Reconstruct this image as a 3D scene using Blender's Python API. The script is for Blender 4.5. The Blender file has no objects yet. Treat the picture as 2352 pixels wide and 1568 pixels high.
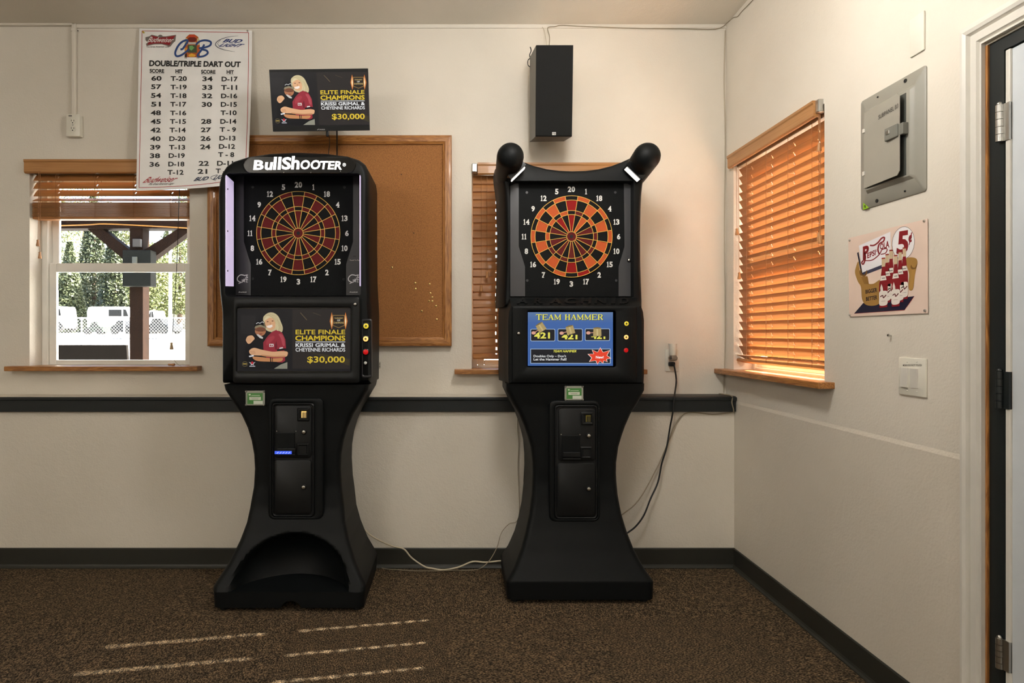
import bpy, bmesh, math, random
from mathutils import Vector, Matrix

# ------------------------------------------------------------------ camera, sky, sun, exposure
S = bpy.context.scene
COL = S.collection
F, VX, VY, H = 1420.0, 1045.0, 766.0, 1.18      # focal length in pixels, principal point, eye height
cam_d = bpy.data.cameras.new('camera'); cam = bpy.data.objects.new('camera', cam_d); COL.objects.link(cam)
cam.location = (0, 0, H); cam.rotation_euler = (math.pi / 2, 0, 0)
cam_d.sensor_fit = 'HORIZONTAL'; cam_d.sensor_width = 36; cam_d.lens = F / 2352 * 36
cam_d.shift_x = (1176 - VX) / 2352; cam_d.shift_y = (VY - 784) / 2352
cam_d.clip_start = 0.05; cam_d.clip_end = 500
S.camera = cam
w = bpy.data.worlds.new('sky'); S.world = w; w.use_nodes = True
nt = w.node_tree; bgn = nt.nodes['Background']
sky = nt.nodes.new('ShaderNodeTexSky'); sky.sky_type = 'NISHITA'
sky.sun_disc = False; sky.sun_elevation = math.radians(34.4); sky.sun_rotation = math.radians(80)
sky.dust_density = 4.0; sky.air_density = 1.0; sky.ozone_density = 1.0
nt.links.new(sky.outputs['Color'], bgn.inputs['Color']); bgn.inputs['Strength'].default_value = 0.42
sun_d = bpy.data.lights.new('sun', 'SUN'); sun = bpy.data.objects.new('sun', sun_d); COL.objects.link(sun)
sun_dir = Vector((-1.0, -0.179, -0.695)).normalized()
sun.rotation_euler = sun_dir.to_track_quat('-Z', 'Y').to_euler(); sun.location = (12, 4, 10)
sun_d.energy = 36.0; sun_d.angle = math.radians(0.53); sun_d.color = (1.0, 0.93, 0.82)
ADDED_MAIN, ADDED_FILL = 16.8, (18.5, 13.0, 13.0)                   # strengths of the added, unseen globe lights
ADDED_COLOR = (1.0, 0.97, 0.93)
S.view_settings.view_transform = 'Standard'; S.view_settings.look = 'None'
S.view_settings.exposure = 1.5; S.view_settings.gamma = 1.0; S.view_settings.use_curve_mapping = False

# ------------------------------------------------------------------ room measures (metres)
YU, YL, XR = 3.227, 3.121, 1.413     # upper back wall, thicker lower back wall, right wall
XL, YB, ZC = -4.3, -3.4, 2.79        # left wall, wall behind the camera, ceiling
WALL_T = 0.16
rnd = random.Random(7)

def P(x, y, d):
    return Vector(((x - VX) * d / F, d, H - (y - VY) * d / F))
def R(x, y, off=0.0):
    X = XR - off; d = F * X / (x - VX)
    return Vector((X, d, H - (y - VY) * d / F))

# ------------------------------------------------------------------ materials
def lin(c):
    r = []
    for v in c[:3]:
        v = v / 255.0
        r.append(v / 12.92 if v <= 0.04045 else ((v + 0.055) / 1.055) ** 2.4)
    return (r[0], r[1], r[2], 1.0)
MATS = {}
def new_mat(name):
    m = bpy.data.materials.new(name); m.use_nodes = True
    b = m.node_tree.nodes['Principled BSDF']
    return m, m.node_tree, b
def mat(name, c, rough=0.5, metal=0.0, spec=0.5, var=0.06, vscale=6.0, bump=0.0, bscale=200.0, emit=None, estr=0.0, coat=0.0):
    if name in MATS: return MATS[name]
    m, t, b = new_mat(name)
    tc = t.nodes.new('ShaderNodeTexCoord'); nz = t.nodes.new('ShaderNodeTexNoise')
    nz.inputs['Scale'].default_value = vscale; nz.inputs['Detail'].default_value = 5
    t.links.new(tc.outputs['Object'], nz.inputs['Vector'])
    rp = t.nodes.new('ShaderNodeValToRGB'); a = lin(c)
    rp.color_ramp.elements[0].position = 0.3; rp.color_ramp.elements[1].position = 0.7
    rp.color_ramp.elements[0].color = tuple(min(1, v * (1 - var)) for v in a[:3]) + (1,)
    rp.color_ramp.elements[1].color = tuple(min(1, v * (1 + var)) for v in a[:3]) + (1,)
    t.links.new(nz.outputs['Fac'], rp.inputs['Fac']); t.links.new(rp.outputs['Color'], b.inputs['Base Color'])
    b.inputs['Roughness'].default_value = rough; b.inputs['Metallic'].default_value = metal
    b.inputs['Specular IOR Level'].default_value = spec; b.inputs['Coat Weight'].default_value = coat
    if bump:
        n2 = t.nodes.new('ShaderNodeTexNoise'); n2.inputs['Scale'].default_value = bscale; n2.inputs['Detail'].default_value = 3
        t.links.new(tc.outputs['Object'], n2.inputs['Vector'])
        bp = t.nodes.new('ShaderNodeBump'); bp.inputs['Strength'].default_value = bump; bp.inputs['Distance'].default_value = 0.004
        t.links.new(n2.outputs['Fac'], bp.inputs['Height']); t.links.new(bp.outputs['Normal'], b.inputs['Normal'])
    if emit:
        b.inputs['Emission Color'].default_value = lin(emit); b.inputs['Emission Strength'].default_value = estr
    MATS[name] = m; return m
def wood(name, c1, c2, axis=0, rough=0.4, scale=7.0, stretch=0.07, coat=0.2, bump=0.15):
    if name in MATS: return MATS[name]
    m, t, b = new_mat(name)
    tc = t.nodes.new('ShaderNodeTexCoord'); mp = t.nodes.new('ShaderNodeMapping')
    sc = [scale * 4] * 3; sc[axis] = scale * 4 * stretch; mp.inputs['Scale'].default_value = sc
    t.links.new(tc.outputs['Object'], mp.inputs['Vector'])
    nz = t.nodes.new('ShaderNodeTexNoise'); nz.inputs['Scale'].default_value = 1.6; nz.inputs['Detail'].default_value = 6; nz.inputs['Distortion'].default_value = 1.4
    t.links.new(mp.outputs['Vector'], nz.inputs['Vector'])
    wv = t.nodes.new('ShaderNodeMath'); wv.operation = 'MULTIPLY'; wv.inputs[1].default_value = 38.0
    t.links.new(nz.outputs['Fac'], wv.inputs[0])
    sn = t.nodes.new('ShaderNodeMath'); sn.operation = 'SINE'; t.links.new(wv.outputs[0], sn.inputs[0])
    n3 = t.nodes.new('ShaderNodeTexNoise'); n3.inputs['Scale'].default_value = 9; n3.inputs['Detail'].default_value = 4
    t.links.new(mp.outputs['Vector'], n3.inputs['Vector'])
    mx = t.nodes.new('ShaderNodeMath'); mx.operation = 'MULTIPLY_ADD'; mx.inputs[1].default_value = 0.2
    t.links.new(sn.outputs[0], mx.inputs[0]); t.links.new(n3.outputs['Fac'], mx.inputs[2])
    rp = t.nodes.new('ShaderNodeValToRGB'); rp.color_ramp.elements[0].color = lin(c1); rp.color_ramp.elements[1].color = lin(c2)
    rp.color_ramp.elements[0].position = 0.3; rp.color_ramp.elements[1].position = 0.75
    t.links.new(mx.outputs[0], rp.inputs['Fac']); t.links.new(rp.outputs['Color'], b.inputs['Base Color'])
    b.inputs['Roughness'].default_value = rough; b.inputs['Coat Weight'].default_value = coat
    bp = t.nodes.new('ShaderNodeBump'); bp.inputs['Strength'].default_value = bump; bp.inputs['Distance'].default_value = 0.002
    t.links.new(mx.outputs[0], bp.inputs['Height']); t.links.new(bp.outputs['Normal'], b.inputs['Normal'])
    MATS[name] = m; return m
def paint_wall(name, c, smear=False):
    m, t, b = new_mat(name)
    tc = t.nodes.new('ShaderNodeTexCoord')
    nz = t.nodes.new('ShaderNodeTexNoise'); nz.inputs['Scale'].default_value = 2.2; nz.inputs['Detail'].default_value = 6
    t.links.new(tc.outputs['Object'], nz.inputs['Vector'])
    rp = t.nodes.new('ShaderNodeValToRGB'); a = lin(c)
    rp.color_ramp.elements[0].position = 0.3; rp.color_ramp.elements[1].position = 0.7
    rp.color_ramp.elements[0].color = (a[0] * 0.95, a[1] * 0.945, a[2] * 0.93, 1); rp.color_ramp.elements[1].color = (a[0] * 1.03, a[1] * 1.03, a[2] * 1.03, 1)
    t.links.new(nz.outputs['Fac'], rp.inputs['Fac']); t.links.new(rp.outputs['Color'], b.inputs['Base Color'])
    b.inputs['Roughness'].default_value = 0.55; b.inputs['Specular IOR Level'].default_value = 0.35
    n1 = t.nodes.new('ShaderNodeTexNoise'); n1.inputs['Scale'].default_value = 130; n1.inputs['Detail'].default_value = 4
    n2 = t.nodes.new('ShaderNodeTexNoise'); n2.inputs['Scale'].default_value = 13 if smear else 38; n2.inputs['Detail'].default_value = 7; n2.inputs['Distortion'].default_value = 1.6 if smear else 0.3
    for n in (n1, n2): t.links.new(tc.outputs['Object'], n.inputs['Vector'])
    ad = t.nodes.new('ShaderNodeMath'); ad.operation = 'MULTIPLY_ADD'; ad.inputs[1].default_value = 1.2 if smear else 0.9
    t.links.new(n2.outputs['Fac'], ad.inputs[0]); t.links.new(n1.outputs['Fac'], ad.inputs[2])
    bp = t.nodes.new('ShaderNodeBump'); bp.inputs['Strength'].default_value = 0.24; bp.inputs['Distance'].default_value = 0.006
    t.links.new(ad.outputs[0], bp.inputs['Height']); t.links.new(bp.outputs['Normal'], b.inputs['Normal'])
    MATS[name] = m; return m
def carpet_mat():
    m, t, b = new_mat('carpet_pile')
    tc = t.nodes.new('ShaderNodeTexCoord'); mp = t.nodes.new('ShaderNodeMapping')
    mp.inputs['Scale'].default_value = (1.0, 0.55, 1.0); mp.inputs['Rotation'].default_value = (0, 0, 0.6)
    oi = t.nodes.new('ShaderNodeObjectInfo'); va = t.nodes.new('ShaderNodeVectorMath'); va.operation = 'ADD'
    sc = t.nodes.new('ShaderNodeMath'); sc.operation = 'MULTIPLY'; sc.inputs[1].default_value = 37.0
    t.links.new(oi.outputs['Random'], sc.inputs[0]); t.links.new(tc.outputs['Object'], va.inputs[0]); t.links.new(sc.outputs[0], va.inputs[1])
    t.links.new(va.outputs[0], mp.inputs['Vector'])
    n1 = t.nodes.new('ShaderNodeTexNoise'); n1.inputs['Scale'].default_value = 235; n1.inputs['Detail'].default_value = 2.5; n1.inputs['Roughness'].default_value = 0.6
    n2 = t.nodes.new('ShaderNodeTexNoise'); n2.inputs['Scale'].default_value = 55; n2.inputs['Detail'].default_value = 3
    for n in (n1, n2): t.links.new(mp.outputs['Vector'], n.inputs['Vector'])
    rp = t.nodes.new('ShaderNodeValToRGB'); e = rp.color_ramp.elements
    e[0].position = 0.36; e[0].color = lin((34, 30, 25)); e[1].position = 0.66; e[1].color = lin((150, 129, 101))
    k = e.new(0.5); k.color = lin((86, 74, 59))
    t.links.new(n1.outputs['Fac'], rp.inputs['Fac'])
    mx = t.nodes.new('ShaderNodeMix'); mx.data_type = 'RGBA'; mx.blend_type = 'MULTIPLY'; mx.inputs['Factor'].default_value = 0.5
    r2 = t.nodes.new('ShaderNodeValToRGB'); r2.color_ramp.elements[0].position = 0.35; r2.color_ramp.elements[1].position = 0.65
    r2.color_ramp.elements[0].color = lin((150, 150, 150)); r2.color_ramp.elements[1].color = lin((255, 240, 225))
    t.links.new(n2.outputs['Fac'], r2.inputs['Fac'])
    t.links.new(rp.outputs['Color'], mx.inputs['A']); t.links.new(r2.outputs['Color'], mx.inputs['B'])
    t.links.new(mx.outputs['Result'], b.inputs['Base Color'])
    b.inputs['Roughness'].default_value = 0.95; b.inputs['Specular IOR Level'].default_value = 0.1
    bp = t.nodes.new('ShaderNodeBump'); bp.inputs['Strength'].default_value = 0.8; bp.inputs['Distance'].default_value = 0.006
    t.links.new(n1.outputs['Fac'], bp.inputs['Height']); t.links.new(bp.outputs['Normal'], b.inputs['Normal'])
    MATS['carpet'] = m; return m
def glass_mat():
    m = bpy.data.materials.new('window_glass'); m.use_nodes = True; t = m.node_tree
    for n in list(t.nodes): t.nodes.remove(n)
    o = t.nodes.new('ShaderNodeOutputMaterial'); tr = t.nodes.new('ShaderNodeBsdfTransparent'); gl = t.nodes.new('ShaderNodeBsdfGlossy')
    gl.inputs['Roughness'].default_value = 0.02; tr.inputs['Color'].default_value = (0.96, 0.97, 0.965, 1)
    fr = t.nodes.new('ShaderNodeFresnel'); fr.inputs['IOR'].default_value = 1.18
    mx = t.nodes.new('ShaderNodeMixShader'); t.links.new(fr.outputs[0], mx.inputs[0]); t.links.new(tr.outputs[0], mx.inputs[1]); t.links.new(gl.outputs[0], mx.inputs[2])
    t.links.new(mx.outputs[0], o.inputs['Surface']); MATS['glass'] = m; return m
def print_mat(name, rough=0.45, emit=0.0):
    m, t, b = new_mat(name)
    vc = t.nodes.new('ShaderNodeVertexColor'); vc.layer_name = 'Col'
    if emit:
        b.inputs['Base Color'].default_value = (0.01, 0.01, 0.012, 1)
        b.inputs['Specular IOR Level'].default_value = 0.2; t.links.new(vc.outputs['Color'], b.inputs['Emission Color']); b.inputs['Emission Strength'].default_value = emit
    else:
        t.links.new(vc.outputs['Color'], b.inputs['Base Color'])
    b.inputs['Roughness'].default_value = rough; MATS[name] = m; return m
def leaf_mat(name, c1, c2):
    m, t, b = new_mat(name)
    tc = t.nodes.new('ShaderNodeTexCoord'); nz = t.nodes.new('ShaderNodeTexNoise'); nz.inputs['Scale'].default_value = 1.3; nz.inputs['Detail'].default_value = 4
    t.links.new(tc.outputs['Object'], nz.inputs['Vector'])
    rp = t.nodes.new('ShaderNodeValToRGB'); rp.color_ramp.elements[0].color = lin(c1); rp.color_ramp.elements[1].color = lin(c2)
    rp.color_ramp.elements[0].position = 0.35; rp.color_ramp.elements[1].position = 0.65
    t.links.new(nz.outputs['Fac'], rp.inputs['Fac']); t.links.new(rp.outputs['Color'], b.inputs['Base Color'])
    b.inputs['Roughness'].default_value = 0.6; MATS[name] = m; return m

WALL = paint_wall('wall_paint', (222, 215, 202))
WALL2 = paint_wall('wall_paint_trowelled', (217, 209, 195), True)
CEIL = paint_wall('ceiling_paint', (226, 219, 206))
CARPET = carpet_mat(); GLASS = glass_mat()
WHITE = mat('white_trim_paint', (216, 212, 202), 0.4)
PLATE = mat('outlet_plastic', (226, 222, 208), 0.35)
VINYL = mat('window_vinyl', (236, 234, 226), 0.35)
BASEB = mat('baseboard_rubber', (44, 44, 38), 0.5)
RAIL = mat('rail_paint', (24, 30, 32), 0.4, bump=0.15, bscale=60)
RAILTOP = mat('rail_cap_dark', (52, 46, 40), 0.5)
OAK_X = wood('oak_x', (140, 88, 40), (188, 130, 68), 0)
OAK_Y = wood('oak_y', (140, 88, 40), (188, 130, 68), 1)
OAK_Z = wood('oak_z', (140, 88, 40), (188, 130, 68), 2)
SLAT = wood('blind_slat_wood', (164, 109, 61), (176, 121, 71), 0, rough=0.42, scale=5, stretch=0.03, coat=0.05, bump=0.0)
def add_translucence(m, fac, c):
    t = m.node_tree; out = t.nodes['Material Output']; b = t.nodes['Principled BSDF']; tr = t.nodes.new('ShaderNodeBsdfTranslucent'); tr.inputs['Color'].default_value = lin(c)
    mx = t.nodes.new('ShaderNodeMixShader'); mx.inputs[0].default_value = fac
    t.links.new(b.outputs[0], mx.inputs[1]); t.links.new(tr.outputs[0], mx.inputs[2]); t.links.new(mx.outputs[0], out.inputs['Surface'])
SLAT.node_tree.nodes['Principled BSDF'].inputs['Specular IOR Level'].default_value = .3
add_translucence(SLAT, .11, (250, 216, 172))
VALANCE = wood('valance_wood', (172, 120, 68), (184, 132, 78), 0, rough=0.4, scale=5, stretch=0.03, coat=0.1, bump=0.05)
CORD = mat('blind_cord', (150, 104, 66), 0.8)
TASSEL = wood('tassel_wood', (176, 120, 70), (200, 146, 92), 2)
CORK = mat('cork', (158, 106, 58), 0.9, var=0.28, vscale=190, bump=0.3, bscale=220)
BLACK = mat('black_moulded_plastic', (11, 14, 15), 0.5, spec=0.2, var=0.1, bump=0.12, bscale=420)
BLACK2 = mat('black_satin_plastic', (15, 17, 18), 0.45, spec=0.3, var=0.08, bump=0.06, bscale=500)
GLOSSK = mat('gloss_black', (10, 11, 12), 0.12)
DEEP = mat('black_recess', (8, 9, 9), 0.7)
PLATE_G = mat('grey_board_plate', (62, 62, 65), 0.4, bump=0.05, bscale=500)
PLATE_D = mat('dark_board_plate', (38, 38, 41), 0.4, bump=0.05, bscale=500)
BOARDB = mat('board_black', (13, 15, 16), 0.5, spec=0.12, var=0.15, vscale=600, bump=0.4, bscale=420)
SEGK = mat('segment_black', (20, 20, 20), 0.6, spec=0.12, var=0.25, vscale=500, bump=0.3, bscale=500)
SEGR = mat('segment_maroon', (98, 28, 30), 0.55, spec=0.12, var=0.18, vscale=500, bump=0.3, bscale=500)
SEGO = mat('segment_orange', (196, 92, 48), 0.55, spec=0.12, var=0.12, vscale=500, bump=0.3, bscale=500)
SEGB = mat('segment_red', (146, 24, 24), 0.55, spec=0.12, var=0.12, vscale=500, bump=0.3, bscale=500)
SEGD = mat('segment_brown', (100, 34, 30), 0.55, spec=0.12, var=0.15, vscale=500, bump=0.3, bscale=500)
YEL = mat('spider_yellow', (238, 192, 88), 0.45)
NUMW = mat('number_white', (226, 226, 222), 0.5)
STEEL = mat('steel', (190, 188, 182), 0.3, metal=1.0)
BRASS = mat('brass', (206, 178, 112), 0.3, metal=1.0)
GREYP = mat('panel_grey', (146, 143, 132), 0.45)
CABLEW = mat('white_cable', (196, 184, 160), 0.5)
CABLEG = mat('grey_cable', (150, 138, 116), 0.5)
WIREW = mat('wall_wire', (186, 174, 152), 0.5)
CABLEK = mat('black_cable', (16, 17, 18), 0.4)
PRINT = print_mat('printed_colours'); SCREEN = print_mat('screen_colours', 0.15, 0.35)
DOORP = mat('door_paint', (206, 212, 216), 0.45)
JAMB = mat('jamb_black', (24, 30, 30), 0.4)

# ------------------------------------------------------------------ mesh helpers
ORG = {}
def smoothline(pts, n=6):
    pts = [Vector(p) for p in pts]; out = []
    for i in range(len(pts) - 1):
        p0 = pts[max(i - 1, 0)]; p1 = pts[i]; p2 = pts[i + 1]; p3 = pts[min(i + 2, len(pts) - 1)]
        for k in range(n):
            t = k / n; t2 = t * t; t3 = t2 * t
            out.append(0.5 * ((2 * p1) + (p2 - p0) * t + (2 * p0 - 5 * p1 + 4 * p2 - p3) * t2 + (3 * p1 - p0 - 3 * p2 + p3) * t3))
    out.append(pts[-1]); return out
class MB:
    def __init__(s): s.v = []; s.f = []
    def add(s, vs, fs):
        b = len(s.v); s.v += [Vector(p) for p in vs]; s.f += [[i + b for i in q] for q in fs]; return s
    def box(s, x0, x1, y0, y1, z0, z1):
        return s.hexa([(x0, y0, z0), (x1, y0, z0), (x1, y0, z1), (x0, y0, z1)], [(x0, y1, z0), (x1, y1, z0), (x1, y1, z1), (x0, y1, z1)])
    def hexa(s, a, b):
        n = len(a); vs = list(a) + list(b)
        fs = [list(range(n)), list(range(2 * n - 1, n - 1, -1))] + [[i, i + n, (i + 1) % n + n, (i + 1) % n] for i in range(n)]
        return s.add(vs, fs)
    def prism(s, poly, vec):
        vec = Vector(vec); return s.hexa(poly, [Vector(p) + vec for p in poly])
    def rbox(s, x0, x1, y0, y1, z0, z1, r=0.004, seg=2):
        bm = bmesh.new(); bmesh.ops.create_cube(bm, size=1)
        for v in bm.verts: v.co = Vector(((x0 + x1) / 2 + v.co.x * (x1 - x0), (y0 + y1) / 2 + v.co.y * (y1 - y0), (z0 + z1) / 2 + v.co.z * (z1 - z0)))
        r = min(r, 0.49 * min(abs(x1 - x0), abs(y1 - y0), abs(z1 - z0)))
        bmesh.ops.bevel(bm, geom=bm.edges[:], offset=r, segments=seg, profile=0.5, affect='EDGES')
        bm.verts.index_update(); s.add([v.co.copy() for v in bm.verts], [[v.index for v in q.verts] for q in bm.faces]); bm.free(); return s
    def loft(s, rings, cap0=True, cap1=True):
        n = len(rings[0]); b = len(s.v)
        for r in rings: s.v += [Vector(p) for p in r]
        for k in range(len(rings) - 1):
            for i in range(n):
                j = (i + 1) % n; s.f.append([b + k * n + i, b + k * n + j, b + (k + 1) * n + j, b + (k + 1) * n + i])
        if cap0: s.f.append([b + i for i in range(n - 1, -1, -1)])
        if cap1: s.f.append([b + (len(rings) - 1) * n + i for i in range(n)])
        return s
    def tube(s, pts, r, n=8, sm=6):
        pts = smoothline(pts, sm) if sm else [Vector(p) for p in pts]; rings = []; up = Vector((0.13, 0.31, 0.94)).normalized()
        for i, p in enumerate(pts):
            t = (pts[min(i + 1, len(pts) - 1)] - pts[max(i - 1, 0)])
            t = t.normalized() if t.length > 1e-9 else Vector((0, 0, 1))
            a = t.cross(up); a = a.normalized() if a.length > 1e-3 else t.cross(Vector((1, 0, 0))).normalized()
            c = t.cross(a); rr = r if not callable(r) else r(i / (len(pts) - 1))
            rings.append([p + (a * math.cos(q) + c * math.sin(q)) * rr for q in [2 * math.pi * k / n for k in range(n)]])
        return s.loft(rings)
    def lathe(s, p0, p1, prof, n=20):
        p0 = Vector(p0); p1 = Vector(p1); t = (p1 - p0); L = t.length; t.normalize()
        a = t.cross(Vector((0.1, 0.2, 0.97))); a = a.normalized() if a.length > 1e-3 else Vector((1, 0, 0)); c = t.cross(a)
        return s.loft([[p0 + t * (L * u) + (a * math.cos(q) + c * math.sin(q)) * r for q in [2 * math.pi * k / n for k in range(n)]] for u, r in prof])
    def cyl(s, p0, p1, r0, r1=None, n=20): return s.lathe(p0, p1, [(0, r0), (1, r0 if r1 is None else r1)], n)
    def ball(s, c, rx, ry=None, rz=None, n=16, m=10):
        ry = ry or rx; rz = rz or rx; c = Vector(c)
        return s.loft([[c + Vector((rx * math.sin(t) * math.cos(q), ry * math.sin(t) * math.sin(q), rz * math.cos(t))) for q in [2 * math.pi * k / n for k in range(n)]]
                       for t in [max(0.02, min(math.pi - 0.02, math.pi * j / m)) for j in range(m + 1)]])
    def mesh(s, name, org=Vector((0, 0, 0)), smooth=None, fix=True):
        me = bpy.data.meshes.new(name); me.from_pydata([tuple(p - org) for p in s.v], [], s.f)
        if fix:
            bm = bmesh.new(); bm.from_mesh(me); bmesh.ops.recalc_face_normals(bm, faces=bm.faces[:]); bm.to_mesh(me); bm.free()
        if smooth is not None:
            me.polygons.foreach_set('use_smooth', [True] * len(me.polygons)); me.set_sharp_from_angle(angle=math.radians(smooth))
        me.update(); return me
    def build(s, name, m, parent=None, smooth=None, org=None, fix=True):
        if parent is not None: o0 = ORG[parent.name]; loc = (0, 0, 0)
        else:
            if org is None:
                xs = [p.x for p in s.v]; ys = [p.y for p in s.v]; zs = [p.z for p in s.v]
                org = Vector(((min(xs) + max(xs)) / 2, (min(ys) + max(ys)) / 2, min(zs)))
            o0 = Vector(org); loc = o0
        o = bpy.data.objects.new(name, s.mesh(name, o0, smooth, fix)); COL.objects.link(o); o.location = loc
        o.data.materials.append(m); o.parent = parent; ORG[o.name] = o0; return o
def tag(o, label=None, cat=None, group=None, kind=None):
    if label: o['label'] = label
    if cat: o['category'] = cat
    if group: o['group'] = group
    if kind: o['kind'] = kind
    return o
def thing(name, label, cat, loc=(0, 0, 0), group=None, kind=None, local=False, rotz=0.0):
    o = bpy.data.objects.new(name, None); COL.objects.link(o); o.location = loc; o.rotation_euler = (0, 0, rotz); o.empty_display_size = 0.1
    ORG[o.name] = Vector((0, 0, 0)) if local else Vector(loc)
    return tag(o, label, cat, group, kind)
def inst(name, me, parent, loc, rot=(0, 0, 0)):
    o = bpy.data.objects.new(name, me); COL.objects.link(o); o.parent = parent; o.location = loc; o.rotation_euler = rot
    if parent is not None: ORG[o.name] = ORG[parent.name]
    return o
def rrect(x0, y0, x1, y1, r, n=5):
    r = min(r, abs(x1 - x0) / 2.01, abs(y1 - y0) / 2.01); o = []
    for cx, cy, a in ((x1 - r, y1 - r, 0), (x0 + r, y1 - r, 90), (x0 + r, y0 + r, 180), (x1 - r, y0 + r, 270)):
        for k in range(n + 1):
            q = math.radians(a + 90 * k / n); o.append((cx + r * math.cos(q), cy + r * math.sin(q)))
    return o
def polar(poly, c, angs):
    out = []
    for a in angs:
        dx, dy = math.cos(a), math.sin(a); best = None
        for i in range(len(poly)):
            x1, y1 = poly[i][0] - c[0], poly[i][1] - c[1]; x2, y2 = poly[(i + 1) % len(poly)][0] - c[0], poly[(i + 1) % len(poly)][1] - c[1]
            ex, ey = x2 - x1, y2 - y1; den = dx * ey - dy * ex
            if abs(den) < 1e-12: continue
            t = (x1 * ey - y1 * ex) / den; u = (x1 * dy - y1 * dx) / den
            if t > 0 and -1e-6 <= u <= 1 + 1e-6 and (best is None or t > best): best = t
        out.append((c[0] + dx * (best or 0), c[1] + dy * (best or 0)))
    return out
def angles(polys, c, extra=40):
    s = {round(2 * math.pi * k / extra, 4) for k in range(extra)}
    for p in polys:
        for x, y in p: s.add(round(math.atan2(y - c[1], x - c[0]) % (2 * math.pi), 4))
    s = sorted(s); return [a for i, a in enumerate(s) if i == 0 or a - s[i - 1] > 0.002]

# ------------------------------------------------------------------ lettering and flat print
TXT = {}; TW = {}
def text_geom(s, bold=0.0):
    k = (s, bold)
    if k in TXT: return TXT[k]
    cu = bpy.data.curves.new('t', 'FONT'); cu.body = s; cu.size = 1; cu.offset = bold; cu.resolution_u = 3
    ob = bpy.data.objects.new('t', cu); COL.objects.link(ob)
    dg = bpy.context.evaluated_depsgraph_get(); dg.update()
    me = bpy.data.meshes.new_from_object(ob.evaluated_get(dg))
    vs = [(v.co.x, v.co.y) for v in me.vertices]; fs = [list(p.vertices) for p in me.polygons]
    x0 = min(v[0] for v in vs); x1 = max(v[0] for v in vs); y0 = min(v[1] for v in vs); y1 = max(v[1] for v in vs)
    vs = [((a - x0) / (x1 - x0), (b - y0) / (y1 - y0)) for a, b in vs]
    bpy.data.objects.remove(ob); bpy.data.curves.remove(cu); bpy.data.meshes.remove(me)
    TXT[k] = (vs, fs); TW[k] = (x1 - x0, y1 - y0); return TXT[k]
STROKES = {'T': [(0, 1, 1, 1, .1), (.5, 0, .5, 1, .2), (.3, 0, .7, 0, .06), (0, .82, 0, 1, .06), (1, .82, 1, 1, .06)],
           'E': [(.2, 0, .2, 1, .2), (.05, 1, .95, 1, .08), (.05, 0, .98, 0, .08), (.2, .52, .7, .52, .08), (.95, .78, .95, 1, .06), (.98, 0, .98, .24, .06), (.7, .4, .7, .64, .06)],
           'A': [(.12, 0, .5, 1, .08), (.5, 1, .86, 0, .2), (.27, .36, .72, .36, .07), (0, 0, .3, 0, .06), (.66, 0, 1, 0, .06)],
           'M': [(.14, 0, .14, 1, .08), (.14, 1, .5, .1, .18), (.5, .1, .86, 1, .08), (.86, 0, .86, 1, .18), (0, 0, .3, 0, .06), (.68, 0, 1, 0, .06), (.02, 1, .2, 1, .06), (.8, 1, 1, 1, .06)],
           'H': [(.2, 0, .2, 1, .2), (.8, 0, .8, 1, .2), (.2, .52, .8, .52, .08), (.02, 0, .38, 0, .06), (.62, 0, .98, 0, .06), (.02, 1, .38, 1, .06), (.62, 1, .98, 1, .06)],
           'R': [(.2, 0, .2, 1, .2), (.05, 1, .6, 1, .08), (.6, 1, .8, .9, .12), (.8, .9, .8, .66, .18), (.8, .66, .6, .52, .12), (.2, .52, .6, .52, .08), (.52, .52, .86, 0, .18), (.02, 0, .38, 0, .06), (.74, 0, 1, 0, .06)]}
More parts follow.
